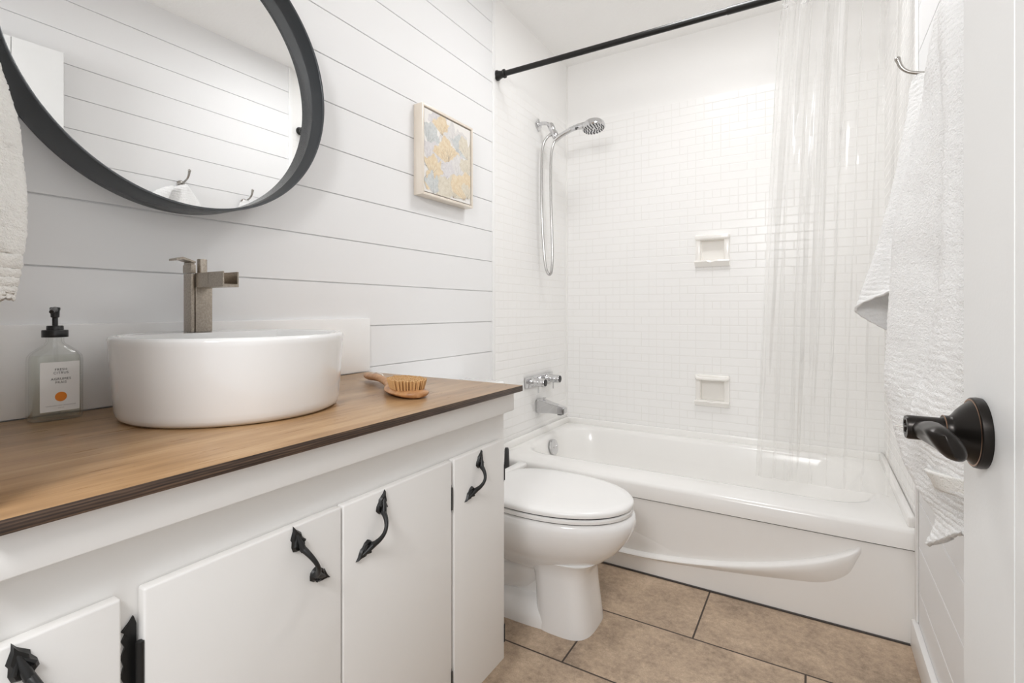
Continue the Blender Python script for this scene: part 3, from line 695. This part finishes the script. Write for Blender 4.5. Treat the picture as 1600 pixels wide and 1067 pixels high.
bm = nb(); box(bm, 0.008, 0.202, TY - 0.196, TY + 0.19, 0.70, 0.728, 0.010, 3); obj('tank_lid', bm, M['porcelain'], toi)

# dark handle standing behind the toilet
tb = thing('toilet_brush', (0.118, 1.862, 0.0), 'slim dark grey toilet brush standing behind the toilet by the tub', 'toilet brush')
bm = nb(); lathe(bm, [(0, 0.0), (0.045, 0.0), (0.047, 0.004), (0.042, 0.12), (0.038, 0.125), (0.036, 0.12), (0.040, 0.02), (0, 0.018)], (0.118, 1.862, 0.0), (0, 0, 1), 28); obj('holder', bm, M['greyp'], tb)
bm = nb(); lathe(bm, [(0, 0.02), (0.028, 0.02), (0.028, 0.10), (0.008, 0.115), (0.0115, 0.20), (0.0125, 0.32), (0.0095, 0.41), (0.007, 0.4165), (0, 0.4175)], (0.118, 1.862, 0.0), (0, 0, 1), 20); obj('handle', bm, M['greyp'], tb)

# ------------------------------------------------------------------ bathtub
tub = thing('bathtub', (W / 2, 2.33, 0.0), 'white alcove bathtub with a sculpted curve on its apron', 'bathtub')
RZ = 0.352
def rr4(x0, x1, y0, y1, r, z, n=12):
    out = []
    for (cx_, cy_, a0) in ((x1 - r, y1 - r, 0), (x0 + r, y1 - r, 90), (x0 + r, y0 + r, 180), (x1 - r, y0 + r, 270)):
        for k in range(n + 1):
            t = R(a0 + 90 * k / n); out.append((cx_ + r * math.cos(t), cy_ + r * math.sin(t), z(cx_ + r * math.cos(t), cy_ + r * math.sin(t)) if callable(z) else z))
    return out
bm = nb(); g = 0.0015; y0 = TUBF - 0.004
def rimz(x, y): return RZ
outer_lo = rr4(g, W - g, y0, BACK - g, 0.004, 0.289)
rings = [rr4(g, W - g, y0, BACK - g, 0.004, 0.289), rr4(g, W - g, y0, BACK - g, 0.004, RZ - 0.016), rr4(g, W - g, y0 + 0.005, BACK - g, 0.004, RZ - 0.006), rr4(g, W - g, y0 + 0.015, BACK - g, 0.006, RZ),
         rr4(0.055, 1.455, y0 + 0.125, BACK - 0.062, 0.15, RZ + 0.006), rr4(0.068, 1.44, y0 + 0.143, BACK - 0.075, 0.15, RZ + 0.002), rr4(0.078, 1.425, y0 + 0.153, BACK - 0.085, 0.15, RZ - 0.014),
         rr4(0.095, 1.36, y0 + 0.165, BACK - 0.095, 0.16, 0.24), rr4(0.115, 1.26, y0 + 0.18, BACK - 0.11, 0.16, 0.12), rr4(0.15, 1.20, y0 + 0.21, BACK - 0.14, 0.15, 0.075), rr4(0.25, 1.10, y0 + 0.27, BACK - 0.20, 0.12, 0.066)]
loft(bm, rings, False, True); obj('basin', bm, M['tub'], tub, 50)
# tile flange: raised lip along the three walls
bm = nb(); box(bm, g, 0.022, TUBF + 0.01, BACK - g, RZ - 0.002, 0.386, 0.008, 3); box(bm, W - 0.022, W - g, TUBF + 0.01, BACK - g, RZ - 0.002, 0.386, 0.008, 3); box(bm, g, W - g, BACK - 0.024, BACK - g, RZ - 0.002, 0.386, 0.008, 3); obj('wall_flange', bm, M['tub'], tub)
# apron panel with seam shade and sculpted ledge
bm = nb(); box(bm, g, W - g, TUBF + 0.006, TUBF + 0.03, 0.0, 0.285)
pts = [(0.10, 0.215, 0.150, 0.010), (0.20, 0.150, 0.085, 0.018), (0.34, 0.098, 0.064, 0.020), (0.50, 0.076, 0.056, 0.020), (0.64, 0.073, 0.060, 0.020), (0.78, 0.082, 0.066, 0.020), (0.92, 0.101, 0.078, 0.021), (1.06, 0.129, 0.094, 0.022), (1.18, 0.164, 0.110, 0.023), (1.28, 0.203, 0.128, 0.024), (1.345, 0.238, 0.170, 0.020), (1.372, 0.254, 0.225, 0.012), (1.382, 0.258, 0.246, 0.002)]
Y = TUBF + 0.0065
P4 = [V((x, zt, zb)) for x, zt, zb, d in pts]; PD = [V((d, 0, 0)) for x, zt, zb, d in pts]; rg = []
for i in range(61):
    q = catmull(P4, i / 60); d = max(0.0012, catmull(PD, i / 60).x); x, zt, zb = q
    rg.append([(x, Y, zt + 0.008), (x, Y - d * 0.45, zt + 0.0055), (x, Y - d * 0.85, zt + 0.002), (x, Y - d, zt - 0.004), (x, Y - d * 0.85, zt - (zt - zb) * 0.35 - .003), (x, Y - d * 0.45, zb + (zt - zb) * 0.25), (x, Y, zb - 0.002)])
loft(bm, rg, False, False, closed_ring=False)
rg = []
for i in range(13):
    t = i / 12; x = 0.56 + 0.25 * t; z = 0.175 - 0.07 * t; d = 0.0018 * math.sin(math.pi * t) + 0.0003
    rg.append([(x + 0.004, Y, z + 0.006), (x, Y - d, z), (x - 0.01, Y, z - 0.03)])
loft(bm, rg, False, False, closed_ring=False)
obj('apron', bm, M['tub'], tub, 50)
bm = nb(); box(bm, g, W - 0.004, TUBF + 0.004, TUBF + 0.02, 0.284, 0.2895); obj('apron_seam_shade', bm, M['gap'], tub)  # dark strip stands in for the shade under the rim overhang
bm = nb(); box(bm, g, W - 0.016, TUBF + 0.002, TUBF + 0.02, 0.0005, 0.004); obj('floor_seam', bm, M['gap'], tub)
bm = nb(); ax = V((1, 0, 0.18)).normalized(); oc = V((0.094, 2.365, 0.300))
lathe(bm, [(0.0, -0.004), (0.039, -0.004), (0.040, 0.004), (0.039, 0.008), (0.034, 0.0105), (0.0, 0.012)], oc, ax, 36)
for s in (-1, 1): lathe(bm, [(0.004, 0.0105), (0.004, 0.014), (0, 0.0145)], oc + V((0, 0.016 * s, 0)), ax, 10)
obj('overflow_plate', bm, M['chrome'], tub)
bm = nb(); lathe(bm, [(0.0, 0.0), (0.032, 0.0), (0.030, 0.004), (0.0, 0.006)], (0.28, 2.34, 0.0665), (0, 0, 1), 28); obj('drain', bm, M['chrome'], tub)

# ------------------------------------------------------------------ tub valve and spout
SY = 2.378
val = thing('bath_valve', (0.0, SY, 0.64), 'chrome two-handle bath valve on the tiled wall above the spout', 'bath valve')
bm = nb(); box(bm, 0.0005, 0.010, SY - 0.155, SY + 0.155, 0.612, 0.668, 0.003); obj('plate', bm, M['chrome'], val)
for yk in (SY - 0.085, SY + 0.085):
    bm = nb(); lathe(bm, [(0.027, 0.009), (0.024, 0.016), (0.0215, 0.020), (0.0205, 0.048), (0.0215, 0.052), (0.0215, 0.082), (0.020, 0.085), (0, 0.085)], (0, yk, 0.640), (1, 0, 0), 28); k = obj('handle', bm, M['chrome'], val)
    bm = nb(); lathe(bm, [(0.0175, 0.0848), (0.0175, 0.0865), (0, 0.087)], (0, yk, 0.640), (1, 0, 0), 24); obj('cap', bm, M['blackp'], k)
    bm = nb(); tube(bm, [(0.045, yk, 0.62), (0.045, yk, 0.586)], [0.004, 0.0035], 10); obj('lever', bm, M['chrome'], k)
sp = thing('tub_spout', (0.0, SY, 0.50), 'chrome wedge-shaped tub spout low on the tiled wall', 'spout')
bm = nb()
loft(bm, [[(x, SY - w, z0), (x, SY + w, z0), (x, SY + w, z1), (x, SY - w, z1)] for x, w, z0, z1 in ((0.0006, 0.032, 0.470, 0.540), (0.02, 0.030, 0.471, 0.539), (0.08, 0.026, 0.474, 0.524), (0.145, 0.022, 0.474, 0.511), (0.158, 0.020, 0.478, 0.506))])
bmesh.ops.bevel(bm, geom=bm.edges[:], offset=0.003, segments=2, affect='EDGES'); obj('body', bm, M['chrome'], sp)
bm = nb(); box(bm, 0.118, 0.140, SY - 0.016, SY + 0.016, 0.468, 0.4745); obj('outlet', bm, M['greyp'], sp)
bm = nb(); lathe(bm, [(0.006, 0), (0.006, 0.012), (0.009, 0.013), (0.009, 0.018), (0, 0.019)], (0.035, SY, 0.532), (0, 0, 1), 16); obj('diverter', bm, M['chrome'], sp)

# ------------------------------------------------------------------ hand shower
HYS = 2.372
sh = thing('hand_shower', (0.0, HYS, 1.985), 'chrome hand shower with metal hose on the tiled wall', 'shower head')
bm = nb(); prism(bm, [(HYS - 0.034, 1.987), (HYS, 2.021), (HYS + 0.034, 1.987), (HYS, 1.953)], lambda a_, b_, d: (d, a_, b_), 0.0005, 0.006)
lathe(bm, [(0.020, 0.005), (0.017, 0.010), (0.011, 0.013), (0.0, 0.013)], (0, HYS, 1.987), (1, 0, 0), 24); obj('wall_plate', bm, M['chrome'], sh)
bm = nb(); tube(bm, [(0.004, HYS, 1.988), (0.025, HYS, 1.992), (0.045, HYS, 1.990), (0.062, HYS, 1.981), (0.078, HYS, 1.966)], 0.0095, 16); obj('arm', bm, M['chrome'], sh)
bm = nb(); bax = V((0.45, 0, -1)).normalized()
lathe(bm, [(0, -0.006), (0.014, -0.006), (0.0175, 0.0), (0.0175, 0.026), (0.0150, 0.032), (0.0150, 0.040), (0.0185, 0.046), (0.0185, 0.072), (0.014, 0.080), (0, 0.080)], (0.074, HYS, 1.974), bax, 28); obj('bracket', bm, M['chrome'], sh)
bm = nb(); hp = [(0.101, 1.890), (0.120, 1.902), (0.150, 1.916), (0.190, 1.930), (0.225, 1.937), (0.262, 1.937), (0.300, 1.932)]
tube(bm, [(x, HYS, z) for x, z in hp], [0.0125, 0.0135, 0.0130, 0.0132, 0.0145, 0.018, 0.019], 20); obj('handle', bm, M['chrome'], sh)
hax = V((0.16, -0.10, -1)).normalized(); hc = V((0.310, HYS, 1.940))
bm = nb(); lathe(bm, [(0, -0.014), (0.025, -0.012), (0.045, -0.005), (0.055, 0.006), (0.0575, 0.016), (0.0575, 0.027), (0.054, 0.031), (0, 0.031)], hc, hax, 40); hd = obj('head', bm, M['chrome'], sh)
bm = nb(); a1, b1 = frame_of(hax)
for rr_, n_ in ((0.014, 6), (0.027, 11), (0.039, 16), (0.048, 20)):
    for k in range(n_):
        t = 2 * math.pi * k / n_; c = hc + (a1 * math.cos(t) + b1 * math.sin(t)) * rr_
        lathe(bm, [(0.0032, 0.0308), (0.0024, 0.0345), (0, 0.0348)], c, hax, 6)
obj('nozzles', bm, M['greyp'], hd)
bm = nb(); box(bm, 0.222, 0.232, HYS - 0.022, HYS - 0.012, 1.918, 1.93, 0.002); obj('selector', bm, M['greyp'], hd)
bm = nb()
hz_pts = [(0.096, HYS - 0.004, 1.930), (0.083, HYS - 0.012, 1.922), (0.066, HYS - 0.018, 1.908), (0.048, HYS - 0.02, 1.885), (0.036, HYS - 0.02, 1.84), (0.032, HYS - 0.02, 1.75), (0.032, HYS - 0.02, 1.60), (0.036, HYS - 0.018, 1.45), (0.042, HYS - 0.014, 1.33), (0.050, HYS - 0.01, 1.24), (0.060, HYS - 0.004, 1.203), (0.071, HYS, 1.196), (0.080, HYS, 1.215), (0.085, HYS, 1.28), (0.083, HYS, 1.40), (0.077, HYS, 1.56), (0.075, HYS, 1.70), (0.077, HYS, 1.80), (0.084, HYS, 1.85), (0.094, HYS, 1.876), (0.103, HYS, 1.891)]
hzv = [V(p_) for p_ in hz_pts]; fine = [catmull(hzv, i / 420) for i in range(421)]
tube(bm, fine, [0.0068 + 0.0005 * (i % 2) for i in range(421)], 10); obj('hose', bm, M['hose'], sh, 80)
bm = nb(); tube(bm, [(0.096, HYS - 0.004, 1.932), (0.074, HYS - 0.015, 1.915)], [0.0105, 0.0095], 14); obj('hose_nut', bm, M['chrome'], sh)

# ------------------------------------------------------------------ soap dishes
def soap_dish(x0, x1, z0, z1, hol, bar, label):
    hx0, hx1, hz0, hz1 = hol
    d = thing('soap_dish', ((x0 + x1) / 2, BACK, z0), label, 'soap dish', None)
    bm = nb(); F = 0.014
    lip = 0.034
    box(bm, x0, hx0 + 0.003, BACK - F, BACK + 0.003, z0, z1, 0.006, 3); box(bm, hx1 - 0.003, x1, BACK - F, BACK + 0.003, z0, z1, 0.006, 3)
    box(bm, x0 - 0.003, x1 + 0.003, BACK - F - 0.012, BACK + 0.003, hz1 - 0.002, z1 + 0.002, 0.010, 4)
    # bottom lip with a dipped centre
    rg = []
    for i in range(25):
        t = i / 24; x = x0 - 0.002 + (x1 - x0 + 0.004) * t; dip = 0.006 * math.exp(-((t - 0.5) / 0.09) ** 2) - 0.003 * math.exp(-((t - 0.5) / 0.22) ** 2)
        rg.append([(x, BACK + 0.003, hz0 + 0.002), (x, BACK - F, hz0 + 0.004 - dip * 0.6), (x, BACK - lip, hz0 + 0.003 - dip), (x, BACK - lip - 0.003, hz0 - 0.004 - dip), (x, BACK - F - 0.006, z0 + 0.003), (x, BACK - F, z0), (x, BACK + 0.003, z0)])
    loft(bm, rg)
    # pocket
    box(bm, hx0, hx1, BACK + 0.026, BACK + 0.030, hz0, hz1)
    for (a0, a1_, c0_, c1_) in ((hx0, hx0 + 0.003, hz0, hz1), (hx1 - 0.003, hx1, hz0, hz1), (hx0, hx1, hz0, hz0 + 0.003), (hx0, hx1, hz1 - 0.003, hz1)):
        box(bm, a0, a1_, BACK - 0.002, BACK + 0.030, c0_, c1_)
    obj('dish', bm, M['dish'], d, 40)
    if bar:
        bm = nb(); zb = hz1 + 0.010
        tube(bm, [(x0 + 0.008, BACK - 0.006, zb + 0.002), (x0 + 0.010, BACK - 0.030, zb), (x0 + 0.018, BACK - 0.044, zb - 0.001), (x0 + 0.035, BACK - 0.048, zb - 0.001), (x1 - 0.035, BACK - 0.048, zb - 0.001), (x1 - 0.018, BACK - 0.044, zb - 0.001), (x1 - 0.010, BACK - 0.030, zb), (x1 - 0.008, BACK - 0.006, zb + 0.002)], [0.012, 0.010, 0.009, 0.008, 0.008, 0.009, 0.010, 0.012], 16)
        obj('grab_bar', bm, M['dish'], d, 60)
soap_dish(0.731, 0.892, 1.230, 1.392, HOL[0], False, 'upper white ceramic soap dish recessed in the tiled back wall, without a bar')
soap_dish(0.731, 0.892, 0.520, 0.680, HOL[1], True, 'lower white ceramic soap dish with grab bar, just above the tub')

# ------------------------------------------------------------------ curtain rod, rings, clear curtain
RY, RZ_ = 1.966, 2.088
rod = thing('curtain_rod', (W / 2, RY, RZ_), 'black tension shower curtain rod across the tub alcove', 'curtain rod')
bm = nb(); tube(bm, [(0.045, RY, RZ_), (0.99, RY, RZ_)], 0.0122, 24); obj('inner_tube', bm, M['rod'], rod)
bm = nb(); tube(bm, [(0.985, RY, RZ_), (0.987, RY, RZ_), (W - 0.045, RY, RZ_)], [0.0130, 0.0138, 0.0138], 24); obj('outer_tube', bm, M['rod'], rod)
for x, s in ((0.001, 1), (W - 0.001, -1)):
    bm = nb(); lathe(bm, [(0, 0.0), (0.023, 0.0), (0.0235, 0.006), (0.019, 0.014), (0.0155, 0.028), (0.0155, 0.036), (0.0195, 0.037), (0.0195, 0.044), (0.015, 0.046), (0, 0.046)], (x, RY, RZ_), (s, 0, 0), 28); obj('end_flange', bm, M['rod'], rod)

cur = thing('shower_curtain', (1.32, RY, RZ_ - 0.03), 'clear vinyl shower curtain gathered at the right end of the rod', 'shower curtain')
bm = nb(); NU, NV = 260, 90; grid = []
for j in range(NV + 1):
    v_ = j / NV; zz = 2.052 - v_ * (2.052 - 0.375); xl = 1.150 - 0.092 * v_ ** 0.8; xr = 1.500 - 0.02 * v_
    yb = RY + 0.175 * v_ ** 1.1; row = []
    for i in range(NU + 1):
        u = i / NU; ph = u * 7.5 * 2 * math.pi
        amp = (0.030 - 0.006 * v_) * (0.55 + 0.45 * math.sin(u * 5.1 + 0.7)) + 0.006
        w = math.sin(ph + 0.9 * math.sin(v_ * 2.3 + u * 6)) + 0.35 * math.sin(2.3 * ph + 1.7 + v_ * 1.6)
        n_ = noise.noise(V((u * 9, v_ * 3.2, 0.3))) * 0.012 + noise.noise(V((u * 26, v_ * 9, 4.3))) * 0.0035
        x = xl + (xr - xl) * u + 0.010 * math.cos(ph * 1.0 + 0.5) * (1 - 0.4 * v_); x = min(x, W - 0.012)
        y = yb + amp * w * (1 - 0.68 * v_ ** 0.7) + n_
        row.append(bm.verts.new((x, y, zz)))
    grid.append(row)
for j in range(NV):
    for i in range(NU): bm.faces.new((grid[j][i], grid[j][i + 1], grid[j + 1][i + 1], grid[j + 1][i]))
obj('panel', bm, M['vinyl'], cur, 180)
bm = nb(); prototype = None
RXS = [1.166, 1.222, 1.278, 1.330, 1.385, 1.440, 1.480]
lathe(bm, [(0.0255 + 0.0022 * math.cos(2 * math.pi * k / 10), 0.0022 * math.sin(2 * math.pi * k / 10)) for k in range(10)], (RXS[0], RY, RZ_ - 0.0115), (1, 0.15, 0), 28, closed=True)
lathe(bm, [(0, -0.003), (0.007, -0.002), (0.008, 0), (0.007, 0.002), (0, 0.003)], (RXS[0] + 0.006, RY - 0.004, RZ_ - 0.043), (0.2, 1, 0), 16)
ring0 = obj('curtain_ring', bm, M['clear'], None, 60)
tag(ring0, 'clear plastic curtain ring on the black rod, leftmost of the row', 'curtain ring', 'clear rings along the curtain rod')
words = ['second', 'third', 'fourth', 'fifth', 'sixth', 'last']
for x, w_ in zip(RXS[1:], words):
    c = ring0.copy(); COL.objects.link(c); c.location.x += x - RXS[0]
    c['label'] = 'clear plastic curtain ring on the black rod, %s from the left' % w_ if w_ != 'last' else 'clear plastic curtain ring on the black rod, nearest the right wall'

# ------------------------------------------------------------------ robe hooks and towels
HK1, HK2 = 1.62, 1.30
CP = V((1.255, 0.0, 1.01))
def nearer(rows, k): return [[CP + (V(p_) - CP) * k for p_ in r] for r in rows]   # towel worked out a little too far away: bring it to its hook
def hook_parts(root, y):
    bm = nb(); lathe(bm, [(0, 0), (0.018, 0), (0.019, 0.003), (0.015, 0.007), (0.008, 0.010), (0, 0.011)], (W - 0.0005, y, 1.596), (-1, 0, 0), 24); obj('wall_plate', bm, M['satin'], root)
    bm = nb(); P_ = [V(q) for q in ((W - 0.004, y, 1.598), (W - 0.022, y, 1.602), (W - 0.046, y, 1.609), (W - 0.062, y, 1.617), (W - 0.0735, y, 1.630), (W - 0.0800, y, 1.648))]
    fine = [catmull(P_, i / 30) for i in range(31)]; tube(bm, fine, [0.0060 - 0.0018 * math.sin(i / 30 * math.pi) for i in range(31)], 14)
    lathe(bm, [(0, -0.0075), (0.0055, -0.005), (0.0072, 0), (0.0055, 0.005), (0, 0.0075)], (W - 0.081, y, 1.652), (-0.3, 0, 1), 18); obj('upper_prong', bm, M['satin'], root, 60)
    bm = nb(); P_ = [V(q) for q in ((W - 0.006, y, 1.590), (W - 0.016, y, 1.574), (W - 0.028, y, 1.568), (W - 0.036, y, 1.576))]
    tube(bm, [catmull(P_, i / 16) for i in range(17)], 0.0042, 12); obj('lower_prong', bm, M['satin'], root, 60)
hk = thing('robe_hook', (W, HK1, 1.60), 'satin nickel robe hook nearer the tub, above the smaller-looking towel', 'hook', 'robe hooks on the right wall')
hook_parts(hk, HK1)
hk2 = hk.copy(); COL.objects.link(hk2); hk2.location.y = HK2; hk2.location.z += 0.03; hk2['label'] = 'satin nickel robe hook nearer the door, above the large front towel'
for ch in list(hk.children):
    c = ch.copy(); COL.objects.link(c); c.parent = hk2

def ribs(p, u, v_):
    q = p * 95
    return 0.0011 * noise.noise(q) + 0.0007 * math.sin(p.z * 520 + 3 * noise.noise(p * 30)) + 0.0030 * noise.noise(p * 14)

# far towel: a fan whose free fold swings towards the tub
A_rows = [
 [(1.511, 1.690, 1.626), (1.502, 1.695, 1.632), (1.492, 1.712, 1.634), (1.498, 1.722, 1.632), (1.508, 1.735, 1.626)],
 [(1.512, 1.672, 1.60), (1.496, 1.690, 1.605), (1.480, 1.718, 1.606), (1.494, 1.740, 1.604), (1.508, 1.750, 1.60)],
 [(1.506, 1.650, 1.50), (1.482, 1.685, 1.50), (1.467, 1.722, 1.50), (1.486, 1.760, 1.50), (1.508, 1.772, 1.50)],
 [(1.500, 1.635, 1.335), (1.464, 1.690, 1.335), (1.441, 1.735, 1.335), (1.472, 1.785, 1.335), (1.506, 1.80, 1.335)],
 [(1.494, 1.63, 1.20), (1.447, 1.70, 1.195), (1.406, 1.745, 1.18), (1.458, 1.805, 1.185), (1.504, 1.82, 1.19)],
 [(1.488, 1.62, 1.09), (1.428, 1.705, 1.075), (1.372, 1.755, 1.055), (1.448, 1.825, 1.04), (1.502, 1.84, 1.03)],
 [(1.482, 1.60, 1.075), (1.415, 1.700, 1.050), (1.358, 1.758, 1.008), (1.445, 1.835, 0.945), (1.500, 1.86, 0.90)]]
bm = nb(); sheet(bm, nearer(A_rows, 0.945), 110, 190, ribs)
ta = obj('bath_towel', bm, M['terry'], None, 180); solid(ta, 0.007); tag(ta, 'white terry towel on the hook nearer the tub, its corner flaring out', 'towel', 'towels on the right wall')

# near towel: long body and an outer flap, one piece
B_main = [
 [(1.510, 1.395, 1.648), (1.496, 1.392, 1.652), (1.487, 1.380, 1.654), (1.494, 1.365, 1.652), (1.510, 1.350, 1.646)],
 [(1.510, 1.420, 1.62), (1.487, 1.404, 1.628), (1.478, 1.375, 1.63), (1.492, 1.345, 1.626), (1.510, 1.32, 1.62)],
 [(1.508, 1.470, 1.54), (1.476, 1.446, 1.545), (1.470, 1.385, 1.545), (1.488, 1.325, 1.54), (1.508, 1.29, 1.54)],
 [(1.506, 1.505, 1.42), (1.464, 1.478, 1.428), (1.468, 1.405, 1.428), (1.478, 1.325, 1.42), (1.506, 1.26, 1.42)],
 [(1.504, 1.530, 1.24), (1.427, 1.500, 1.244), (1.447, 1.415, 1.244), (1.476, 1.325, 1.24), (1.504, 1.24, 1.24)],
 [(1.502, 1.540, 1.09), (1.4155, 1.500, 1.093), (1.440, 1.415, 1.093), (1.478, 1.335, 1.09), (1.502, 1.24, 1.09)],
 [(1.502, 1.540, 0.94), (1.4095, 1.500, 0.94), (1.436, 1.41, 0.94), (1.472, 1.335, 0.94), (1.502, 1.24, 0.94)],
 [(1.502, 1.530, 0.83), (1.4075, 1.497, 0.833), (1.432, 1.40, 0.83), (1.470, 1.32, 0.83), (1.502, 1.23, 0.83)],
 [(1.502, 1.490, 0.745), (1.418, 1.465, 0.735), (1.440, 1.38, 0.735), (1.474, 1.30, 0.735), (1.502, 1.22, 0.74)],
 [(1.503, 1.430, 0.66), (1.446, 1.400, 0.638), (1.458, 1.345, 0.645), (1.480, 1.28, 0.65), (1.503, 1.20, 0.66)],
 [(1.504, 1.380, 0.60), (1.474, 1.342, 0.588), (1.474, 1.310, 0.595), (1.486, 1.25, 0.60), (1.504, 1.18, 0.61)],
 [(1.500, 1.370, 0.535), (1.457, 1.340, 0.523), (1.470, 1.290, 0.555), (1.487, 1.22, 0.600), (1.503, 1.16, 0.625)]]
B_flap = [
 [(1.488, 1.378, 1.656), (1.488, 1.366, 1.658), (1.494, 1.354, 1.655), (1.505, 1.340, 1.650)],
 [(1.478, 1.345, 1.60), (1.478, 1.325, 1.602), (1.484, 1.30, 1.60), (1.502, 1.27, 1.598)],
 [(1.479, 1.325, 1.47), (1.474, 1.290, 1.47), (1.476, 1.25, 1.47), (1.500, 1.20, 1.47)],
 [(1.490, 1.282, 1.30), (1.478, 1.270, 1.30), (1.470, 1.23, 1.30), (1.498, 1.16, 1.30)],
 [(1.480, 1.280, 1.115), (1.470, 1.262, 1.115), (1.464, 1.20, 1.115), (1.496, 1.12, 1.115)],
 [(1.459, 1.280, 0.954), (1.454, 1.262, 0.954), (1.458, 1.19, 0.954), (1.496, 1.10, 0.954)],
 [(1.426, 1.280, 0.810), (1.434, 1.258, 0.812), (1.452, 1.18, 0.82), (1.496, 1.09, 0.82)],
 [(1.440, 1.270, 0.735), (1.444, 1.250, 0.735), (1.456, 1.18, 0.745), (1.496, 1.09, 0.75)],
 [(1.460, 1.262, 0.668), (1.462, 1.240, 0.670), (1.466, 1.18, 0.682), (1.496, 1.09, 0.70)]]
bm = nb(); sheet(bm, nearer(B_main, 0.943), 120, 280, ribs); sheet(bm, nearer(B_flap, 0.905), 80, 260, ribs)
tbw = obj('bath_towel', bm, M['terry'], None, 180); solid(tbw, 0.008); tag(tbw, 'long white terry towel on the hook nearer the door, partly behind the door edge', 'towel', 'towels on the right wall')
# stitched hem band of the flap
bm = nb(); sheet(bm, nearer([[(1.4465, 1.2700, 0.700), (1.4415, 1.249, 0.702), (1.4535, 1.18, 0.714), (1.493, 1.09, 0.73)], [(1.4575, 1.265, 0.668), (1.4595, 1.242, 0.670), (1.4632, 1.18, 0.682), (1.493, 1.09, 0.70)]], 0.905), 40, 6)
o = obj('hem_band', bm, M['terry_warm'], tbw, 180); solid(o, 0.006)

# hand towel on the near wall by the mirror
hb = thing('towel_hook', (0.205, NEAR, 1.49), 'satin nickel hook on the doorway wall left of the mirror', 'hook')
bm = nb(); lathe(bm, [(0, 0), (0.018, 0), (0.018, 0.004), (0.008, 0.008), (0, 0.008)], (0.205, NEAR + 0.0005, 1.490), (0, 1, 0), 20); obj('wall_plate', bm, M['satin'], hb)
bm = nb(); tube(bm, [(0.205, NEAR + 0.006, 1.488), (0.205, NEAR + 0.03, 1.478), (0.205, NEAR + 0.05, 1.48), (0.205, NEAR + 0.056, 1.495)], 0.0045, 12); obj('prong', bm, M['satin'], hb, 60)
def terry_d(p, u, v_):
    d = 0.0022 * noise.noise(p * 330) + 0.0012 * noise.noise(p * 140) + 0.003 * noise.noise(p * 18)
    for zc in (1.045, 1.058, 1.071, 1.092): d += -0.0022 * math.exp(-((p.z - zc) / 0.0028) ** 2)
    return d
TH = []
for z, w, dpt in ((1.484, 0.018, 0.050), (1.46, 0.028, 0.066), (1.41, 0.040, 0.084), (1.345, 0.053, 0.103), (1.29, 0.062, 0.113), (1.22, 0.067, 0.119), (1.15, 0.070, 0.122), (1.09, 0.067, 0.119), (1.05, 0.064, 0.114), (1.027, 0.062, 0.110)):
    c = 0.205
    TH.append([(c - w, NEAR + 0.004, z), (c - w * 1.02, NEAR + dpt * 0.55, z), (c - w * 0.7, NEAR + dpt * 0.93, z), (c, NEAR + dpt, z), (c + w * 0.72, NEAR + dpt * 0.96, z), (c + w * 1.02, NEAR + dpt * 0.55, z), (c + w, NEAR + 0.004, z)])
bm = nb(); sheet(bm, TH, 90, 170, terry_d)
ht = obj('hand_towel', bm, M['terry_warm'], None, 180); solid(ht, 0.006, 1.0); tag(ht, 'off-white hand towel hanging left of the mirror at the photo edge', 'towel')

# ------------------------------------------------------------------ vanity light above the mirror (just out of frame)
vl = thing('vanity_light', (0.0, 0.60, 2.12), 'three-globe vanity light bar on the shiplap above the mirror', 'wall lamp')
bm = nb(); box(bm, 0.0008, 0.025, 0.35, 0.85, 2.085, 2.155, 0.004); obj('backplate', bm, M['satin'], vl)
for yg in (0.42, 0.60, 0.78):
    bm = nb(); tube(bm, [(0.02, yg, 2.12), (0.085, yg, 2.12), (0.09, yg, 2.135)], [0.008, 0.008, 0.016], 14); arm_ = obj('arm', bm, M['satin'], vl)
    bm = nb(); lathe(bm, [(0, -0.046), (0.03, -0.035), (0.046, 0), (0.03, 0.035), (0, 0.046)], (0.09, yg, 2.178), (0, 0, 1), 24)
    obj('globe', bm, M['globe'], arm_, 180)

# ------------------------------------------------------------------ unseen ceiling light, added as fill for the room
cl = thing('ceiling_fill', (0.86, 1.80, CEIL - 0.022), 'added flat round fill light overhead between toilet and tub', 'fill light')
bm = nb(); lathe(bm, [(0, -0.0005), (0.215, -0.0005), (0.22, -0.006), (0.218, -0.02), (0.205, -0.022), (0.205, -0.014), (0, -0.014)], (0.86, 1.80, CEIL), (0, 0, 1), 48); obj('fill_base', bm, M['trim'], cl)
bm = nb(); lathe(bm, [(0, -0.0165), (0.203, -0.0165), (0.2035, -0.018), (0.203, -0.0195), (0, -0.0195)], (0.86, 1.80, CEIL), (0, 0, 1), 48); obj('fill_diffuser', bm, M['fill_glow'], cl, 60)
